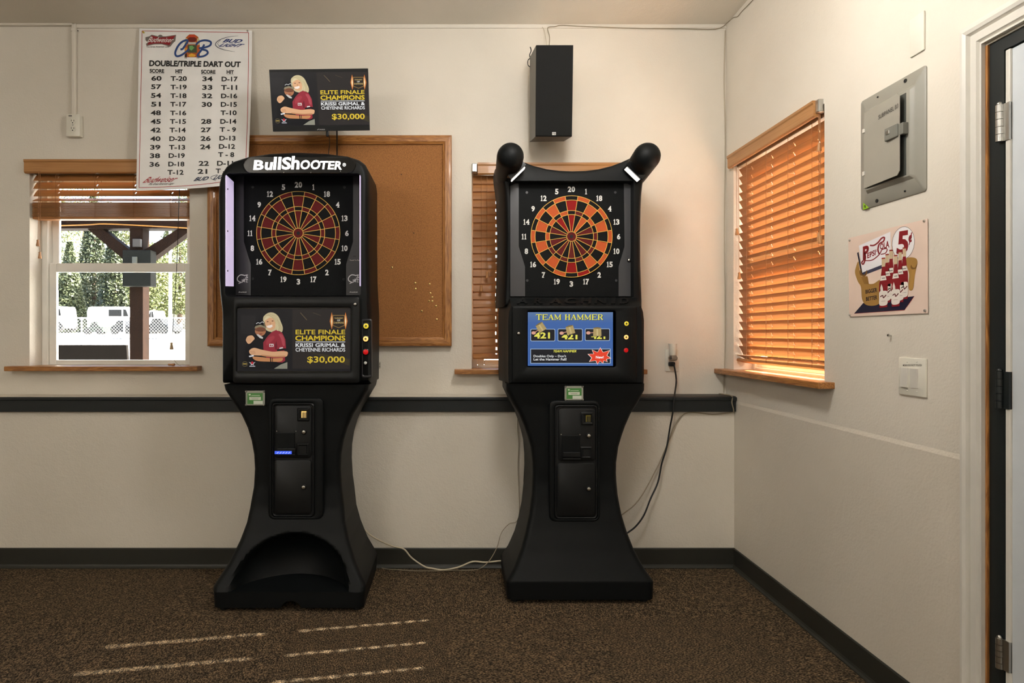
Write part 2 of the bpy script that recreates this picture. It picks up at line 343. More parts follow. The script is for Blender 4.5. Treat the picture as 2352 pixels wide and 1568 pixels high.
class Art:
    def __init__(s): s.p = []; s.lv = 0
    def poly(s, pts, c): s.p.append(([(a, b) for a, b in pts], None, c, s.lv)); return s
    def blob(s, pts, c, n=4):
        v = [Vector((a, b, 0)) for a, b in pts]; v = [v[-1]] + v + [v[0], v[1]]; out = []
        for i in range(1, len(v) - 2):
            p0, p1, p2, p3 = v[i - 1], v[i], v[i + 1], v[i + 2]
            for k in range(n):
                t = k / n; q = 0.5 * ((2 * p1) + (p2 - p0) * t + (2 * p0 - 5 * p1 + 4 * p2 - p3) * t * t + (3 * p1 - p0 - 3 * p2 + p3) * t ** 3); out.append((q.x, q.y))
        return s.poly(out, c)
    def rect(s, x0, y0, x1, y1, c): return s.poly([(x0, y0), (x1, y0), (x1, y1), (x0, y1)], c)
    def rr(s, x0, y0, x1, y1, r, c): return s.poly(rrect(x0, y0, x1, y1, r), c)
    def ell(s, cx, cy, rx, ry, c, rot=0, n=28):
        cr, sr = math.cos(rot), math.sin(rot)
        return s.poly([(cx + rx * math.cos(q) * cr - ry * math.sin(q) * sr, cy + rx * math.cos(q) * sr + ry * math.sin(q) * cr) for q in [2 * math.pi * k / n for k in range(n)]], c)
    def line(s, pts, w, c, sm=0):
        if sm:
            pts = [(p.x, p.y) for p in smoothline([(a, b, 0) for a, b in pts], sm)]
        L = []; Rr = []
        for i, (x, y) in enumerate(pts):
            ax, ay = pts[max(i - 1, 0)]; bx, by = pts[min(i + 1, len(pts) - 1)]; dx, dy = bx - ax, by - ay; l = math.hypot(dx, dy) or 1
            ww = w if not callable(w) else w(i / max(1, len(pts) - 1))
            L.append((x - dy / l * ww / 2, y + dx / l * ww / 2)); Rr.append((x + dy / l * ww / 2, y - dx / l * ww / 2))
        for i in range(len(pts) - 1): s.poly([L[i], L[i + 1], Rr[i + 1], Rr[i]], c)
        return s
    def quadtext(s, t, q, c, bold=0.0, shear=0.0):
        (ax, ay), (bx, by), (cx, cy), (dx, dy) = q      # TL TR BR BL
        if bold and 'M' in t:                             # heavier stroke by repeated copies: the outset M closes up
            text_geom(t, 0.0); wd, hg = TW[(t, 0.0)]; du, dv = bold * 1.3 / wd, bold * 1.3 / hg
            L = lambda u, v: ((ax * (1 - u) + bx * u) * (1 - v) + (dx * (1 - u) + cx * u) * v, (ay * (1 - u) + by * u) * (1 - v) + (dy * (1 - u) + cy * u) * v)
            for su, sv in ((-1, -1), (1, -1), (-1, 1), (1, 1), (0, 0)):
                s.quadtext(t, [L(du + su * du, dv + sv * dv), L(1 - du + su * du, dv + sv * dv), L(1 - du + su * du, 1 - dv + sv * dv), L(du + su * du, 1 - dv + sv * dv)], c, 0.0, shear)
            return s
        vs, fs = text_geom(t, bold); out = []
        for u, v in vs:
            u = (u + shear * v) / (1 + shear) if shear else u
            w1 = 1 - v; out.append(((ax * (1 - u) + bx * u) * (1 - w1) + (dx * (1 - u) + cx * u) * w1, (ay * (1 - u) + by * u) * (1 - w1) + (dy * (1 - u) + cy * u) * w1))
        s.p.append((out, fs, c, s.lv)); return s
    def text(s, t, x0, y0, x1, y1, c, bold=0.0, shear=0.0): return s.quadtext(t, [(x0, y0), (x1, y0), (x1, y1), (x0, y1)], c, bold, shear)
    def ctext(s, t, cx, cy, w, h, c, bold=0.0, shear=0.0): return s.text(t, cx - w / 2, cy - h / 2, cx + w / 2, cy + h / 2, c, bold, shear)
    def serif(s, t, x0, y0, x1, y1, c):
        adv = {'M': 1.25, ' ': 0.5}; tot = sum(adv.get(k, 1.0) + 0.08 for k in t); u = (x1 - x0) / tot; x = x0; hgt = y1 - y0
        for k in t:
            wd = adv.get(k, 1.0) * u
            for a, b, e, g, ww in STROKES.get(k, []): s.line([(x + a * wd, y1 - b * hgt), (x + e * wd, y1 - g * hgt)], ww * u * 1.1, c)
            x += wd + 0.08 * u
        return s
    def build(s, name, parent, mapf, m, step=0.0003, base=0.0005):
        vs = []; fs = []; cs = []; o0 = ORG[parent.name] if parent is not None else Vector((0, 0, 0))
        for pts, f, c, lv in s.p:
            b = len(vs); vs += [mapf(x, y, base + lv * step) - o0 for x, y in pts]
            ff = [[i + b for i in q] for q in f] if f else [list(range(b, b + len(pts)))]
            fs += ff; cs += [lin(c)] * len(ff)
        me = bpy.data.meshes.new(name); me.from_pydata([tuple(v) for v in vs], [], fs)
        at = me.color_attributes.new('Col', 'FLOAT_COLOR', 'CORNER')
        for p, c in zip(me.polygons, cs):
            for li in p.loop_indices: at.data[li].color = c
        o = bpy.data.objects.new(name, me); COL.objects.link(o); o.parent = parent; me.materials.append(m); ORG[o.name] = o0; return o
def letters(name, items, parent, mapf, m, h=0.0006, depth=0.0):
    """raised lettering: items = (text, quad, bold, shear); one mesh, thickness depth towards the viewer"""
    a = Art(); mb = MB()
    for t, q, b, sh in items: a.quadtext(t, q, (255, 255, 255), b, sh)
    for pts, f, c, lv in a.p:
        if depth:
            fr = [mapf(x, y, h + depth) for x, y in pts]; bk = [mapf(x, y, h) for x, y in pts]; n = len(pts); ed = {}
            for q in f:
                for i in range(len(q)):
                    e = (q[i], q[(i + 1) % len(q)]); ed[e] = ed.get(e, 0) + 1
            side = [[e[0], e[1], e[1] + n, e[0] + n] for e in ed if (e[1], e[0]) not in ed]
            mb.add(fr + bk, f + side)
        else: mb.add([mapf(x, y, h) for x, y in pts], f)
    return mb.build(name, m, parent, fix=False)
def flat(d): return lambda x, y, h: P(x, y, d) - Vector((0, h, 0))
def onwall(off): return lambda x, y, h: R(x, y, off + h)
def box_px(mb, x0, y0, x1, y1, d, y_back, r=0.003, seg=2):
    a = P(x0, y1, d); b = P(x1, y0, d); return mb.rbox(a.x, b.x, d, y_back, a.z, b.z, r, seg)
def plate_px(mb, poly_px, d, depth): return mb.prism([P(x, y, d) for x, y in poly_px], (0, depth, 0))
# ------------------------------------------------------------------ the room
def holed_wall(mp, u0, u1, z0, z1, t, holes):
    us = sorted({u0, u1} | {h[0] for h in holes} | {h[1] for h in holes}); zs = sorted({z0, z1} | {h[2] for h in holes} | {h[3] for h in holes})
    def solid(i, k):
        if i < 0 or k < 0 or i >= len(us) - 1 or k >= len(zs) - 1: return False
        a = (us[i] + us[i + 1]) / 2; b = (zs[k] + zs[k + 1]) / 2
        return not any(h[0] < a < h[1] and h[2] < b < h[3] for h in holes)
    mb = MB()
    def q(*p): mb.add([mp(*x) for x in p], [[0, 1, 2, 3]])
    for i in range(len(us) - 1):
        for k in range(len(zs) - 1):
            if not solid(i, k): continue
            a, b, c, d = us[i], us[i + 1], zs[k], zs[k + 1]
            q((a, 0, c), (b, 0, c), (b, 0, d), (a, 0, d)); q((a, t, c), (a, t, d), (b, t, d), (b, t, c))
            if not solid(i - 1, k): q((a, 0, c), (a, 0, d), (a, t, d), (a, t, c))
            if not solid(i + 1, k): q((b, 0, c), (b, t, c), (b, t, d), (b, 0, d))
            if not solid(i, k - 1): q((a, 0, c), (a, t, c), (b, t, c), (b, 0, c))
            if not solid(i, k + 1): q((a, 0, d), (b, 0, d), (b, t, d), (a, t, d))
    bm = bmesh.new(); vs = [bm.verts.new(v) for v in mb.v]
    for f in mb.f: bm.faces.new([vs[i] for i in f])
    bmesh.ops.remove_doubles(bm, verts=bm.verts[:], dist=1e-5); bm.verts.index_update()
    o = MB(); o.add([v.co.copy() for v in bm.verts], [[v.index for v in f.verts] for f in bm.faces]); bm.free(); return o
Z0W, Z1W = 0.99, 2.06                                     # window openings, bottom and top
W1 = ((68 - VX) * YU / F, 0.835); W2 = ((1083.5 - VX) * YU / F, 0.835)
Y3a, W3 = F * XR / (1685 - VX), 0.771                      # right window: far edge, width
DOOR_FAR, DOOR_NEAR, DOOR_TOP = 1.640, 0.72, 1.945
wb = holed_wall(lambda u, v, z: Vector((u, YU + v, z)), XL, XR + WALL_T, 0, ZC, WALL_T, [(W1[0], W1[0] + W1[1], Z0W, Z1W), (W2[0], W2[0] + W2[1], Z0W, Z1W)])
wall_back = tag(wb.build('wall_back', WALL, org=(0, YU, 0)), kind='structure')
LEDGE = 0.866
MB().box(XL, XR, YL, YU + 0.01, 0, LEDGE - 0.012).build('lower_wall', WALL, wall_back)
wr = holed_wall(lambda u, v, z: Vector((XR + v, u, z)), YB, YU, 0, ZC, WALL_T, [(Y3a - W3, Y3a, Z0W, Z1W), (DOOR_NEAR, DOOR_FAR, 0, DOOR_TOP)])
wall_right = tag(wr.build('wall_right', WALL, org=(XR, 0, 0)), kind='structure')
m = MB(); m.prism([(XR + 0.01, 1.72, 0), (XR - 0.0035, 1.72, 0), (XR - 0.0035, 1.72, 0.828), (XR, 1.72, 0.842), (XR + 0.01, 1.72, 0.842)], (0, YL + 0.003 - 1.72, 0)).build('lower_skim_coat', WALL2, wall_right)
tag(MB().box(XL - 0.12, XL, YB, YU, 0, ZC).build('wall_left', WALL), kind='structure')
tag(MB().box(XL, XR, YB - 0.12, YB, 0, ZC).build('wall_front', WALL), kind='structure')
tag(MB().box(XL - 0.12, XR + WALL_T, YB - 0.12, YU + WALL_T, ZC, ZC + 0.1).build('ceiling', CEIL), kind='structure')
floor = tag(MB().box(XL - 0.12, XR + WALL_T, YB - 0.12, YU + WALL_T, -0.12, -0.008).build('floor', mat('slab', (70, 62, 52), 0.9), org=(0, 0, 0)), kind='structure')
TS = 0.61; tm = MB().rbox(-TS / 2 + .0002, TS / 2 - .0002, -TS / 2 + .0002, TS / 2 - .0002, -0.0085, 0.0, 0.0016, 1).mesh('carpet_tile'); tm.materials.append(CARPET)
ix0 = -0.03 - 7 * TS
for i in range(11):
    for k in range(11):
        cx = ix0 + (i + .5) * TS; cy = 2.57 + TS * 1.5 - k * TS
        if cx - TS / 2 > XR + .05 or cy + TS / 2 > YL + .5 or cy < -2.6: continue
        inst('carpet_tile', tm, floor, (cx, cy, 0.0), (0, 0, math.pi / 2 * ((i * 3 + k * 2 + (i * k) % 3) % 4)))
# baseboards: rubber cove base with a toe
def cove(t=0.006, h=0.1, toe=0.016): return [(0, 0), (toe, 0), (toe, .004), (toe * .6, .010), (t, .018), (t, h - .004), (t * .5, h), (0, h)]
tag(MB().prism([(XL, YL - a, b) for a, b in cove()], (XR - XL, 0, 0)).build('baseboard_back', BASEB), kind='structure')
tag(MB().prism([(XR - .0035 - a, YL, b) for a, b in cove()], (0, -(YL - 1.712), 0)).build('baseboard_right', BASEB), kind='structure')
# chair rail board with its cap, and the bead under the ceiling
rail = tag(MB().rbox(XL, XR - .001, YL - .022, YL, .788, .8615, .003, 1).build('trim_1', RAIL), kind='structure')
MB().rbox(XL, XR - .001, YL - .030, YL - .016, .845, .8625, .004, 2).build('rail_lip', RAIL, rail)
MB().box(XL, .93, YL - .018, YU - .006, LEDGE - .012, LEDGE - .002).build('ledge_cap', WALL, rail)
MB().rbox(.93, XR - .001, YL - .020, YU - .004, LEDGE - .012, LEDGE, .003, 1).build('ledge_cap', RAILTOP, rail)
tag(MB().prism([(P(175, 60, YU).x, YU, ZC - .018), (P(175, 60, YU).x, YU - .006, ZC - .018), (P(175, 60, YU).x, YU - .009, ZC - .004), (P(175, 60, YU).x, YU - .009, ZC), (P(175, 60, YU).x, YU, ZC)], (XR - P(175, 60, YU).x, 0, 0)).build('trim_2', WALL), kind='structure')

# ------------------------------------------------------------------ windows (local: x along the wall, y outwards, z up)
def window(n, loc, wd, rotz, drop=0.0, meet=True):
    w = thing('window_%d' % n, None, None, loc, kind='structure', local=True, rotz=rotz)
    z0 = Z0W + .004; z1 = Z1W; ya, yb = 0.105, 0.155
    f = MB()
    for a in ((0, .033, z0, z1), (wd - .033, wd, z0, z1), (.033, wd - .033, z1 - .033, z1), (.033, wd - .033, z0, z0 + .018)): f.rbox(a[0], a[1], ya - .012, yb, a[2], a[3], .003, 1)
    f.build('window_frame', VINYL, w)
    zm0, zm1 = 1.512, 1.560
    def sash(x0, x1, za, zb, y, bot, top, st=.037):
        s = MB()
        for a in ((x0, x0 + st, za, zb), (x1 - st, x1, za, zb), (x0 + st, x1 - st, zb - top, zb), (x0 + st, x1 - st, za, za + bot)): s.rbox(a[0], a[1], y, y + .022, a[2], a[3], .003, 1)
        o = s.build('sash', VINYL, w)
        MB().box(x0 + st - .004, x1 - st + .004, y + .008, y + .013, za + bot - .004, zb - top + .004).build('pane', GLASS, o)
    sash(.033, wd - .033, z0 + .018, zm1, ya, .026, zm1 - zm0)
    sash(.033, wd - .033, zm0 + .008, z1 - .033, ya + .024, .04, .03)
    zs = 1.0125 - drop
    MB().rbox(-.09, wd + .064, -.062, .100, zs - .0245, zs, .003, 2).build('window_sill', OAK_X, w)
    return w
window(1, (W1[0], YU, 0), W1[1], 0); window(2, (W2[0], YU, 0), W2[1], 0, .016); window(3, (XR, Y3a, 0), W3, -math.pi / 2, .014)

# ------------------------------------------------------------------ wooden slat blinds
COLS = (.15, .40, .645, .88)
def slat_mesh(L):
    mb = MB(); hw = .025; xs = [0]
    for c in COLS: xs += [L * c - .0038, L * c + .0038]
    xs.append(L); ys = (-hw, -.0085, .0085, hw); t = .0013
    def zc(y): return .0016 * (1 - (y / hw) ** 2)
    for i in range(len(xs) - 1):
        for k in range(3):
            if k == 1 and i % 2 == 1: continue
            a, b, c, d = xs[i], xs[i + 1], ys[k], ys[k + 1]
            mb.hexa([(a, c, zc(c) - t), (b, c, zc(c) - t), (b, c, zc(c) + t), (a, c, zc(c) + t)], [(a, d, zc(d) - t), (b, d, zc(d) - t), (b, d, zc(d) + t), (a, d, zc(d) + t)])
    me = mb.mesh('slat'); me.materials.append(SLAT); return me
def tassel(mb, x, y, z, s=1.0): mb.lathe((x, y, z), (x, y, z - .034 * s), [(0, .003), (.05, .006 * s), (.3, .0055 * s), (.5, .0065 * s), (.85, .0085 * s), (1, .0075 * s)], 12)
def blind(label, loc, wd, rotz, val, slats, rail_z, rail_tilt, pulls, head_gap=None):
    b = thing('window_blind', label, 'blind', loc, local=True, rotz=rotz)
    x0, x1 = .007, wd - .007; L = x1 - x0; yc = .036
    MB().rbox(x0, x1, .012, .058, Z1W - .042, Z1W - .004, .003, 1).build('headrail', mat('headrail_metal', (140, 120, 96), 0.5), b)
    va, vb, vz0, vz1 = val
    m = MB(); prof = [(-.020, vz0), (-.026, vz0 + .006), (-.026, vz1 - .016), (-.030, vz1 - .010), (-.030, vz1), (-.012, vz1), (-.012, vz0)]
    m.prism([(va, a, z) for a, z in prof], (vb - va, 0, 0)); m.box(va, va + .008, -.012, -.001, vz0 + .002, vz1 - .002); m.box(vb - .008, vb, -.012, -.001, vz0 + .002, vz1 - .002)
    m.build('valance', VALANCE, b)
    if head_gap:
        m = MB(); g0, g1 = head_gap; m.rbox(g0, g1, -.020, .02, vz0 + .012, vz1, .005, 2); m.build('valance_bracket', STEEL, b)
    me = slat_mesh(L)
    for z, th in slats: inst('slat', me, b, (x0 + rnd.uniform(-.002, .002), yc + (rnd.uniform(-.0025, .0025) if abs(th) < .01 else 0), z), (th, 0, 0))
    m = MB(); m.rbox(0, L, -.026, .026, -.007, .007, .004, 2); o = m.build('bottom_rail', SLAT, b); o.location = (x0, yc, rail_z); o.rotation_euler = (rail_tilt, 0, 0)
    zt = Z1W - .04
    for c in COLS:
        m = MB(); x = x0 + L * c
        for dx, yy in ((0, yc - .0275), (.004, yc + .0275)): m.tube([(x + dx, yy, zt), (x + dx, yy, (zt + rail_z) / 2), (x + dx, yy, rail_z)], .0009, 5, 1)
        m.tube([(x, yc, zt), (x, yc, rail_z)], .0008, 5, 0)
        for z, th in slats: m.tube([(x, yc - .0272, z), (x + .002, yc, z - .004), (x + .004, yc + .0272, z)], .0006, 4, 0)
        m.build('ladder_cord', CORD, b)
    for pts in pulls:
        m = MB(); m.tube(pts, .0011, 6, 4); pc = m.build('pull_cord', CORD, b); m = MB(); e = pts[-1]; tassel(m, e[0], e[1], e[2] + .004); m.build('tassel', TASSEL, pc, smooth=40)
    return b
def pxl(x, y, d): return P(x, y, d)
def loc1(x, y, d=3.19): q = P(x, y, d); return (q.x - W1[0], d - YU, q.z)
sp = .0405
# raised blind on the back wall
sl = [(2.003, math.radians(52)), (1.961, math.radians(52)), (1.921, math.radians(50)), (1.886, math.radians(26))]
sl += [(1.866 - i * .0046, 0.0) for i in range(16)]
b1 = blind('raised wooden slat blind over the window with trees outside', (W1[0], YU, 0), W1[1], 0, (-.012, W1[1] + .012, 2.012, 2.082), sl, 1.787, 0,
           [[loc1(89, 392), loc1(88.5, 470), loc1(87, 552)], [loc1(92, 392), loc1(92.5, 470), loc1(91.5, 580)]])
m = MB(); m.tube([loc1(413, 392, 3.19), loc1(410, 500, 3.19), loc1(404, 650, 3.19), loc1(395, 786, 3.19)], .0016, 6, 4); pc = m.build('pull_cord', CABLEK, b1)
m = MB(); e = loc1(394, 786, 3.19); tassel(m, e[0], e[1], e[2], 1.1); m.build('tassel', mat('tassel_pale', (205, 178, 140), .6), pc, smooth=40)
m = MB(); m.tube([loc1(394, 797, 3.19), loc1(397, 818, 3.188), loc1(404, 832, 3.186), loc1(416, 840.5, 3.186), loc1(430, 841, 3.186)], .001, 6, 5); m.build('pull_cord', CABLEG, b1)
m = MB(); e = loc1(386, 839, 3.185); m.lathe((e[0], e[1], 1.0205), (e[0] + .036, e[1] - .006, 1.0205), [(0, .003), (.1, .006), (.45, .0055), (.8, .0075), (1, .006)], 12); m.build('tassel', TASSEL, pc, smooth=40)
# closed blind behind the second machine
zt = 2.022
sl = [(zt - .03 - i * sp, math.radians(74)) for i in range(23)] + [(1.074, math.radians(40))]
blind('closed brown slat blind half hidden behind the dart machine with two horns', (W2[0], YU, 0), W2[1], 0, (.03, W2[1] + .012, 2.005, 2.065), sl, 1.058, math.radians(12),
      [[(.05, -.001, 2.0), (.05, -.001, 1.75), (.05, -.001, 1.43)], [(.08, -.001, 2.0), (.08, -.001, 1.75), (.081, -.001, 1.50)]], head_gap=(.0, .03))
# sunlit blind on the right wall
sl = [(zt - .035 - i * sp, math.radians(-62)) for i in range(23)] + [(1.062, math.radians(-25))]
def loc3(x, y, off=.008): q = R(x, y, off); return (Y3a - q.y, -off, q.z)
blind('glowing sunlit wooden slat blind on the wall beside the breaker panel', (XR, Y3a, 0), W3, -math.pi / 2, (-.012, W3 - .028, 2.018, 2.082), sl, 1.044, math.radians(-14),
      [[loc3(1881.5, 262), loc3(1881.5, 330)], [loc3(1884, 262), loc3(1884.5, 400), loc3(1884, 542)], [loc3(1880, 262), loc3(1881, 400), loc3(1881, 536)],
       [loc3(1692, 385), loc3(1692, 450), loc3(1692.5, 526)], [loc3(1696, 385), loc3(1697, 500), loc3(1698, 627)]], head_gap=(W3 - .030, W3 - .006))

# ------------------------------------------------------------------ door, jamb and casing on the right wall
d1 = thing('door_1', None, None, (XR, 1.1, 0), kind='structure')
MB().rbox(XR + .010, XR + .054, DOOR_NEAR + .03, 1.592, .012, DOOR_TOP - .036, .002, 1).build('door_slab', DOORP, d1)
MB().rbox(XR + .004, XR + .014, 1.578, 1.5925, .012, DOOR_TOP - .036, .003, 2).build('edge_bead', WHITE, d1)
m = MB(); m.box(XR + .004, XR + WALL_T, 1.595, DOOR_FAR, 0, DOOR_TOP); m.box(XR + .004, XR + WALL_T, DOOR_NEAR, DOOR_NEAR + .027, 0, DOOR_TOP); m.box(XR + .004, XR + WALL_T, DOOR_NEAR + .027, 1.595, DOOR_TOP - .033, DOOR_TOP); m.build('jamb', JAMB, d1)
MB().box(XR - .001, XR + .0045, DOOR_FAR - .001, DOOR_FAR + .006, 0, DOOR_TOP).build('raw_wood_edge', OAK_Z, d1)
for za, zb, mm in ((R(2300, 325).z, R(2300, 240).z, STEEL), (R(2302, 938).z, R(2302, 853).z, JAMB), (R(2310, 1542).z, R(2310, 1472).z, STEEL)):
    m = MB(); n = 5; hh = (zb - za) / n
    for k in range(n): m.cyl((XR - .002, 1.602, za + k * hh + .0006), (XR - .002, 1.602, za + (k + 1) * hh - .0006), .0085, n=14)
    m.ball((XR - .002, 1.602, zb + .002), .006); m.box(XR + .001, XR + .009, 1.578, 1.602, za, zb); m.build('hinge', mm, d1, smooth=40)
def casing_prof(): return [(0, 0), (.012, 0), (.012, .005), (.007, .008), (.015, .013), (.016, .030), (.009, .033), (.009, .038), (.018, .043), (.021, .052), (.020, .060), (.012, .064), (.012, .070), (0, .070)]
c0, c1, ct = DOOR_FAR + .006, DOOR_FAR + .076, DOOR_TOP + .006
cs = tag(MB().loft([[(XR - a, c0 + b, 0) for a, b in casing_prof()], [(XR - a, c0 + b, ct + b) for a, b in casing_prof()], [(XR - a, DOOR_NEAR - .006 - b, ct + b) for a, b in casing_prof()], [(XR - a, DOOR_NEAR - .006 - b, 0) for a, b in casing_prof()]]).build('trim_3', WHITE), kind='structure')

# ------------------------------------------------------------------ added globe lights, out of view, placed to brighten the walls
def added_light_mat(name, st):
    m = mat(name, (240, 236, 226), 0.5, emit=(255, 255, 255), estr=st)
    m.node_tree.nodes['Principled BSDF'].inputs['Emission Color'].default_value = ADDED_COLOR + (1,); return m
ADDEDM = [added_light_mat('added_globe_main', ADDED_MAIN)] + [added_light_mat('added_globe_fill_%d' % k, s) for k, s in enumerate(ADDED_FILL)]
for i, (x, y) in enumerate(((.40, 1.76), (-2.2, -.4), (.25, -1.6), (-2.4, -2.5))):
    t = thing('added_globe_light', ['added globe light, unseen, in front of the dart machines', 'added fill globe light, unseen, over the open floor', 'added fill globe light, unseen, behind the viewer by the door wall', 'added fill globe light, unseen, in the far rear of the room'][i], 'lamp', (x, y, ZC), 'added globe lights')
    MB().lathe((x, y, ZC), (x, y, ZC - .03), [(0, .07), (.6, .07), (1, .03)], 24).build('canopy', WHITE, t, smooth=40); MB().cyl((x, y, ZC - .02), (x, y, ZC - .24), .012, n=12).build('stem', WHITE, t)
    MB().ball((x, y, ZC - .37), .15, n=28, m=18)  .build('globe', ADDEDM[i], t, smooth=60)
# ------------------------------------------------------------------ dart machines
def interp(tab, z):
    if z <= tab[0][0]: return tab[0][1]
    for (a, b), (c, d) in zip(tab, tab[1:]):
        if z <= c: return b + (d - b) * (z - a) / (c - a)
    return tab[-1][1]
def boolean_diff(o, cutters):
    me = o.data
    for cme in cutters:
        co = bpy.data.objects.new('cutter', cme); COL.objects.link(co); co.location = ORG[o.name]
        tmp = bpy.data.objects.new('tmp', me); COL.objects.link(tmp); tmp.location = ORG[o.name]
        md = tmp.modifiers.new('b', 'BOOLEAN'); md.operation = 'DIFFERENCE'; md.object = co; md.solver = 'EXACT'
        dg = bpy.context.evaluated_depsgraph_get(); dg.update(); me = bpy.data.meshes.new_from_object(tmp.evaluated_get(dg))
        bpy.data.objects.remove(tmp); bpy.data.objects.remove(co)
    me.polygons.foreach_set('use_smooth', [True] * len(me.polygons)); me.set_sharp_from_angle(angle=math.radians(38))
    o.data = me
def pedestal(root, cx, hwtab, yf, yr, rear_extra, bowl=None):
    zs = sorted({t[0] for t in hwtab} | {t[0] for t in yf} | {.02 * k for k in range(1, 47)} | ({.086, .0905} | {.095 + .0085 * k for k in range(30)} if bowl else set())); zs = [z for z in zs if .018 <= z <= hwtab[-1][0]]
    rings = []
    for z in zs:
        hw = interp(hwtab, z); f = interp(yf, z); e = rear_extra * min(1, max(0, (.36 - abs(z - .52)) / .3)); r = .028; ring = []
        for k in range(7):
            q = math.pi + math.pi / 2 * k / 6; ring.append(Vector((cx - hw + r + r * math.cos(q), f + r + r * math.sin(q), z)))
        nf = 44 if bowl else 1
        for k in range(1, nf):
            x = cx - hw + r + (2 * hw - 2 * r) * k / nf; dy = 0.0
            if bowl and z > bowl[0]:
                rr = math.hypot((x - cx - bowl[4]) / bowl[1], (z - bowl[0]) / bowl[2]); t = max(0.0, 1 - rr * rr); dy = bowl[3] * (t ** .75) * min(1.0, t / .22)
            ring.append(Vector((x, f + dy, z)))
        for k in range(7):
            q = 1.5 * math.pi + math.pi / 2 * k / 6; ring.append(Vector((cx + hw - r + r * math.cos(q), f + r + r * math.sin(q), z)))
        ring += [Vector((cx + hw + e, yr - .01, z)), Vector((cx + hw + e - .01, yr, z)), Vector((cx - hw - e + .01, yr, z)), Vector((cx - hw - e, yr - .01, z))]
        rings.append(ring)
    return MB().loft(rings).build('pedestal', BLACK, root, smooth=38)
def hw_from_px(pts, cx, yf, sign):
    out = []
    for x, y in pts:
        d = 2.75
        for _ in range(5): z = H - (y - VY) * d / F; d = interp(yf, z)
        out.append((z, sign * ((x - VX) * (d + .012) / F - cx)))
    return sorted(out)
ORDER = [20, 1, 18, 4, 13, 6, 10, 15, 2, 17, 3, 19, 7, 16, 8, 11, 14, 9, 12, 5]
def sector(name, r0, r1, th, m, half=math.radians(9), gap=.0009):
    n = 4; mb = MB(); a = []; b = []
    def arc(r, rev):
        g = gap / max(r, .01); L = [(-half + g) + (2 * half - 2 * g) * k / n for k in range(n + 1)]
        L = L[::-1] if rev else L
        return [(r * math.sin(q), r * math.cos(q)) for q in L]
    pts = arc(r1 - gap, False) + arc(r0 + gap, True)
    mb.prism([(x, -th, z) for x, z in pts], (0, th, 0)); me = mb.mesh(name); me.materials.append(m); return me
def dartboard(root, c, Rr, scheme, panel_px, dp):
    """c = bull centre in space on the board face, Rr = outer radius"""
    pan = MB(); plate_px(pan, panel_px, dp, .02); board = pan.build('dartboard', BOARDB, root)
    off = c - ORG[root.name]
    rr = [1, .896, .637, .539, .119]; kinds = (('double', rr[1], rr[0]), ('outer', rr[2], rr[1]), ('triple', rr[3], rr[2]), ('inner', rr[4], rr[3]))
    cache = {}
    for k, num in enumerate(ORDER):
        for kn, a, b in kinds:
            m = scheme(kn, num, k)
            if (kn, m.name) not in cache: cache[(kn, m.name)] = sector('segment', a * Rr, b * Rr, .0035 if kn in ('inner', 'outer') else .0045, m)
            inst('segment', cache[(kn, m.name)], board, off, (0, math.radians(18 * k), 0))
    mb = MB(); mb.lathe((c.x, c.y, c.z), (c.x, c.y - .004, c.z), [(0, .112 * Rr), (1, .112 * Rr)], 32); mb.build('bull', SEGR, board)
    MB().cyl((c.x, c.y - .004, c.z), (c.x, c.y - .0047, c.z), .042 * Rr, n=20).build('bullseye', DEEP, board)
    sp = MB(); t = .0062; w = .0021
    for q in rr:
        n = 80; r = q * Rr
        sp.loft([[c + Vector(((r + e) * math.sin(2 * math.pi * i / n), -h, (r + e) * math.cos(2 * math.pi * i / n))) for i in range(n)] for e, h in ((-w / 2, 0), (-w / 2, t), (w / 2, t), (w / 2, 0))], False, False)
    for k in range(20):
        q = math.radians(9 + 18 * k); s, co = math.sin(q), math.cos(q); u = Vector((s, 0, co)); n = Vector((co, 0, -s)) * (w / 2)
        a, b = c + u * rr[4] * Rr, c + u * Rr
        sp.prism([a - n, b - n, b + n, a + n], (0, -t, 0))
    sp.build('spider', YEL, board)
    for k, num in enumerate(ORDER):
        q = math.radians(18 * k); ctr = c + Vector((math.sin(q), 0, math.cos(q))) * 1.165 * Rr; s = str(num)
        hgt = .104 * Rr * 2 * .66; ws = [hgt * (.42 if ch == '1' else .62) for ch in s]; gp = hgt * .05; x = -(sum(ws) + gp * (len(s) - 1)) / 2; mb = MB()
        for ch, wd in zip(s, ws):
            if ch == '1': pts = [(.08, 0), (.92, 0), (.92, .12), (.70, .12), (.70, 1), (.44, 1), (.08, .84), (.08, .72), (.34, .78), (.34, .12), (.08, .12)]; fs = [list(range(len(pts)))]
            else: pts, fs = text_geom(ch, .038)
            mb.add([ctr + Vector((x + u * wd, -.0012, (v - .5) * hgt)) for u, v in pts], fs)
            if ch in '47':
                f0, f1 = (.38, 1.0) if ch == '4' else (.08, .62); z0 = -.5
                mb.add([ctr + Vector((x + u * wd, -.0014, z * hgt)) for u, z in ((f0, -.5), (f1, -.5), (f1, -.39), (f0, -.39))], [[0, 1, 2, 3]])
            x += wd + gp
        mb.build('number', NUMW, board, fix=False)
    return board
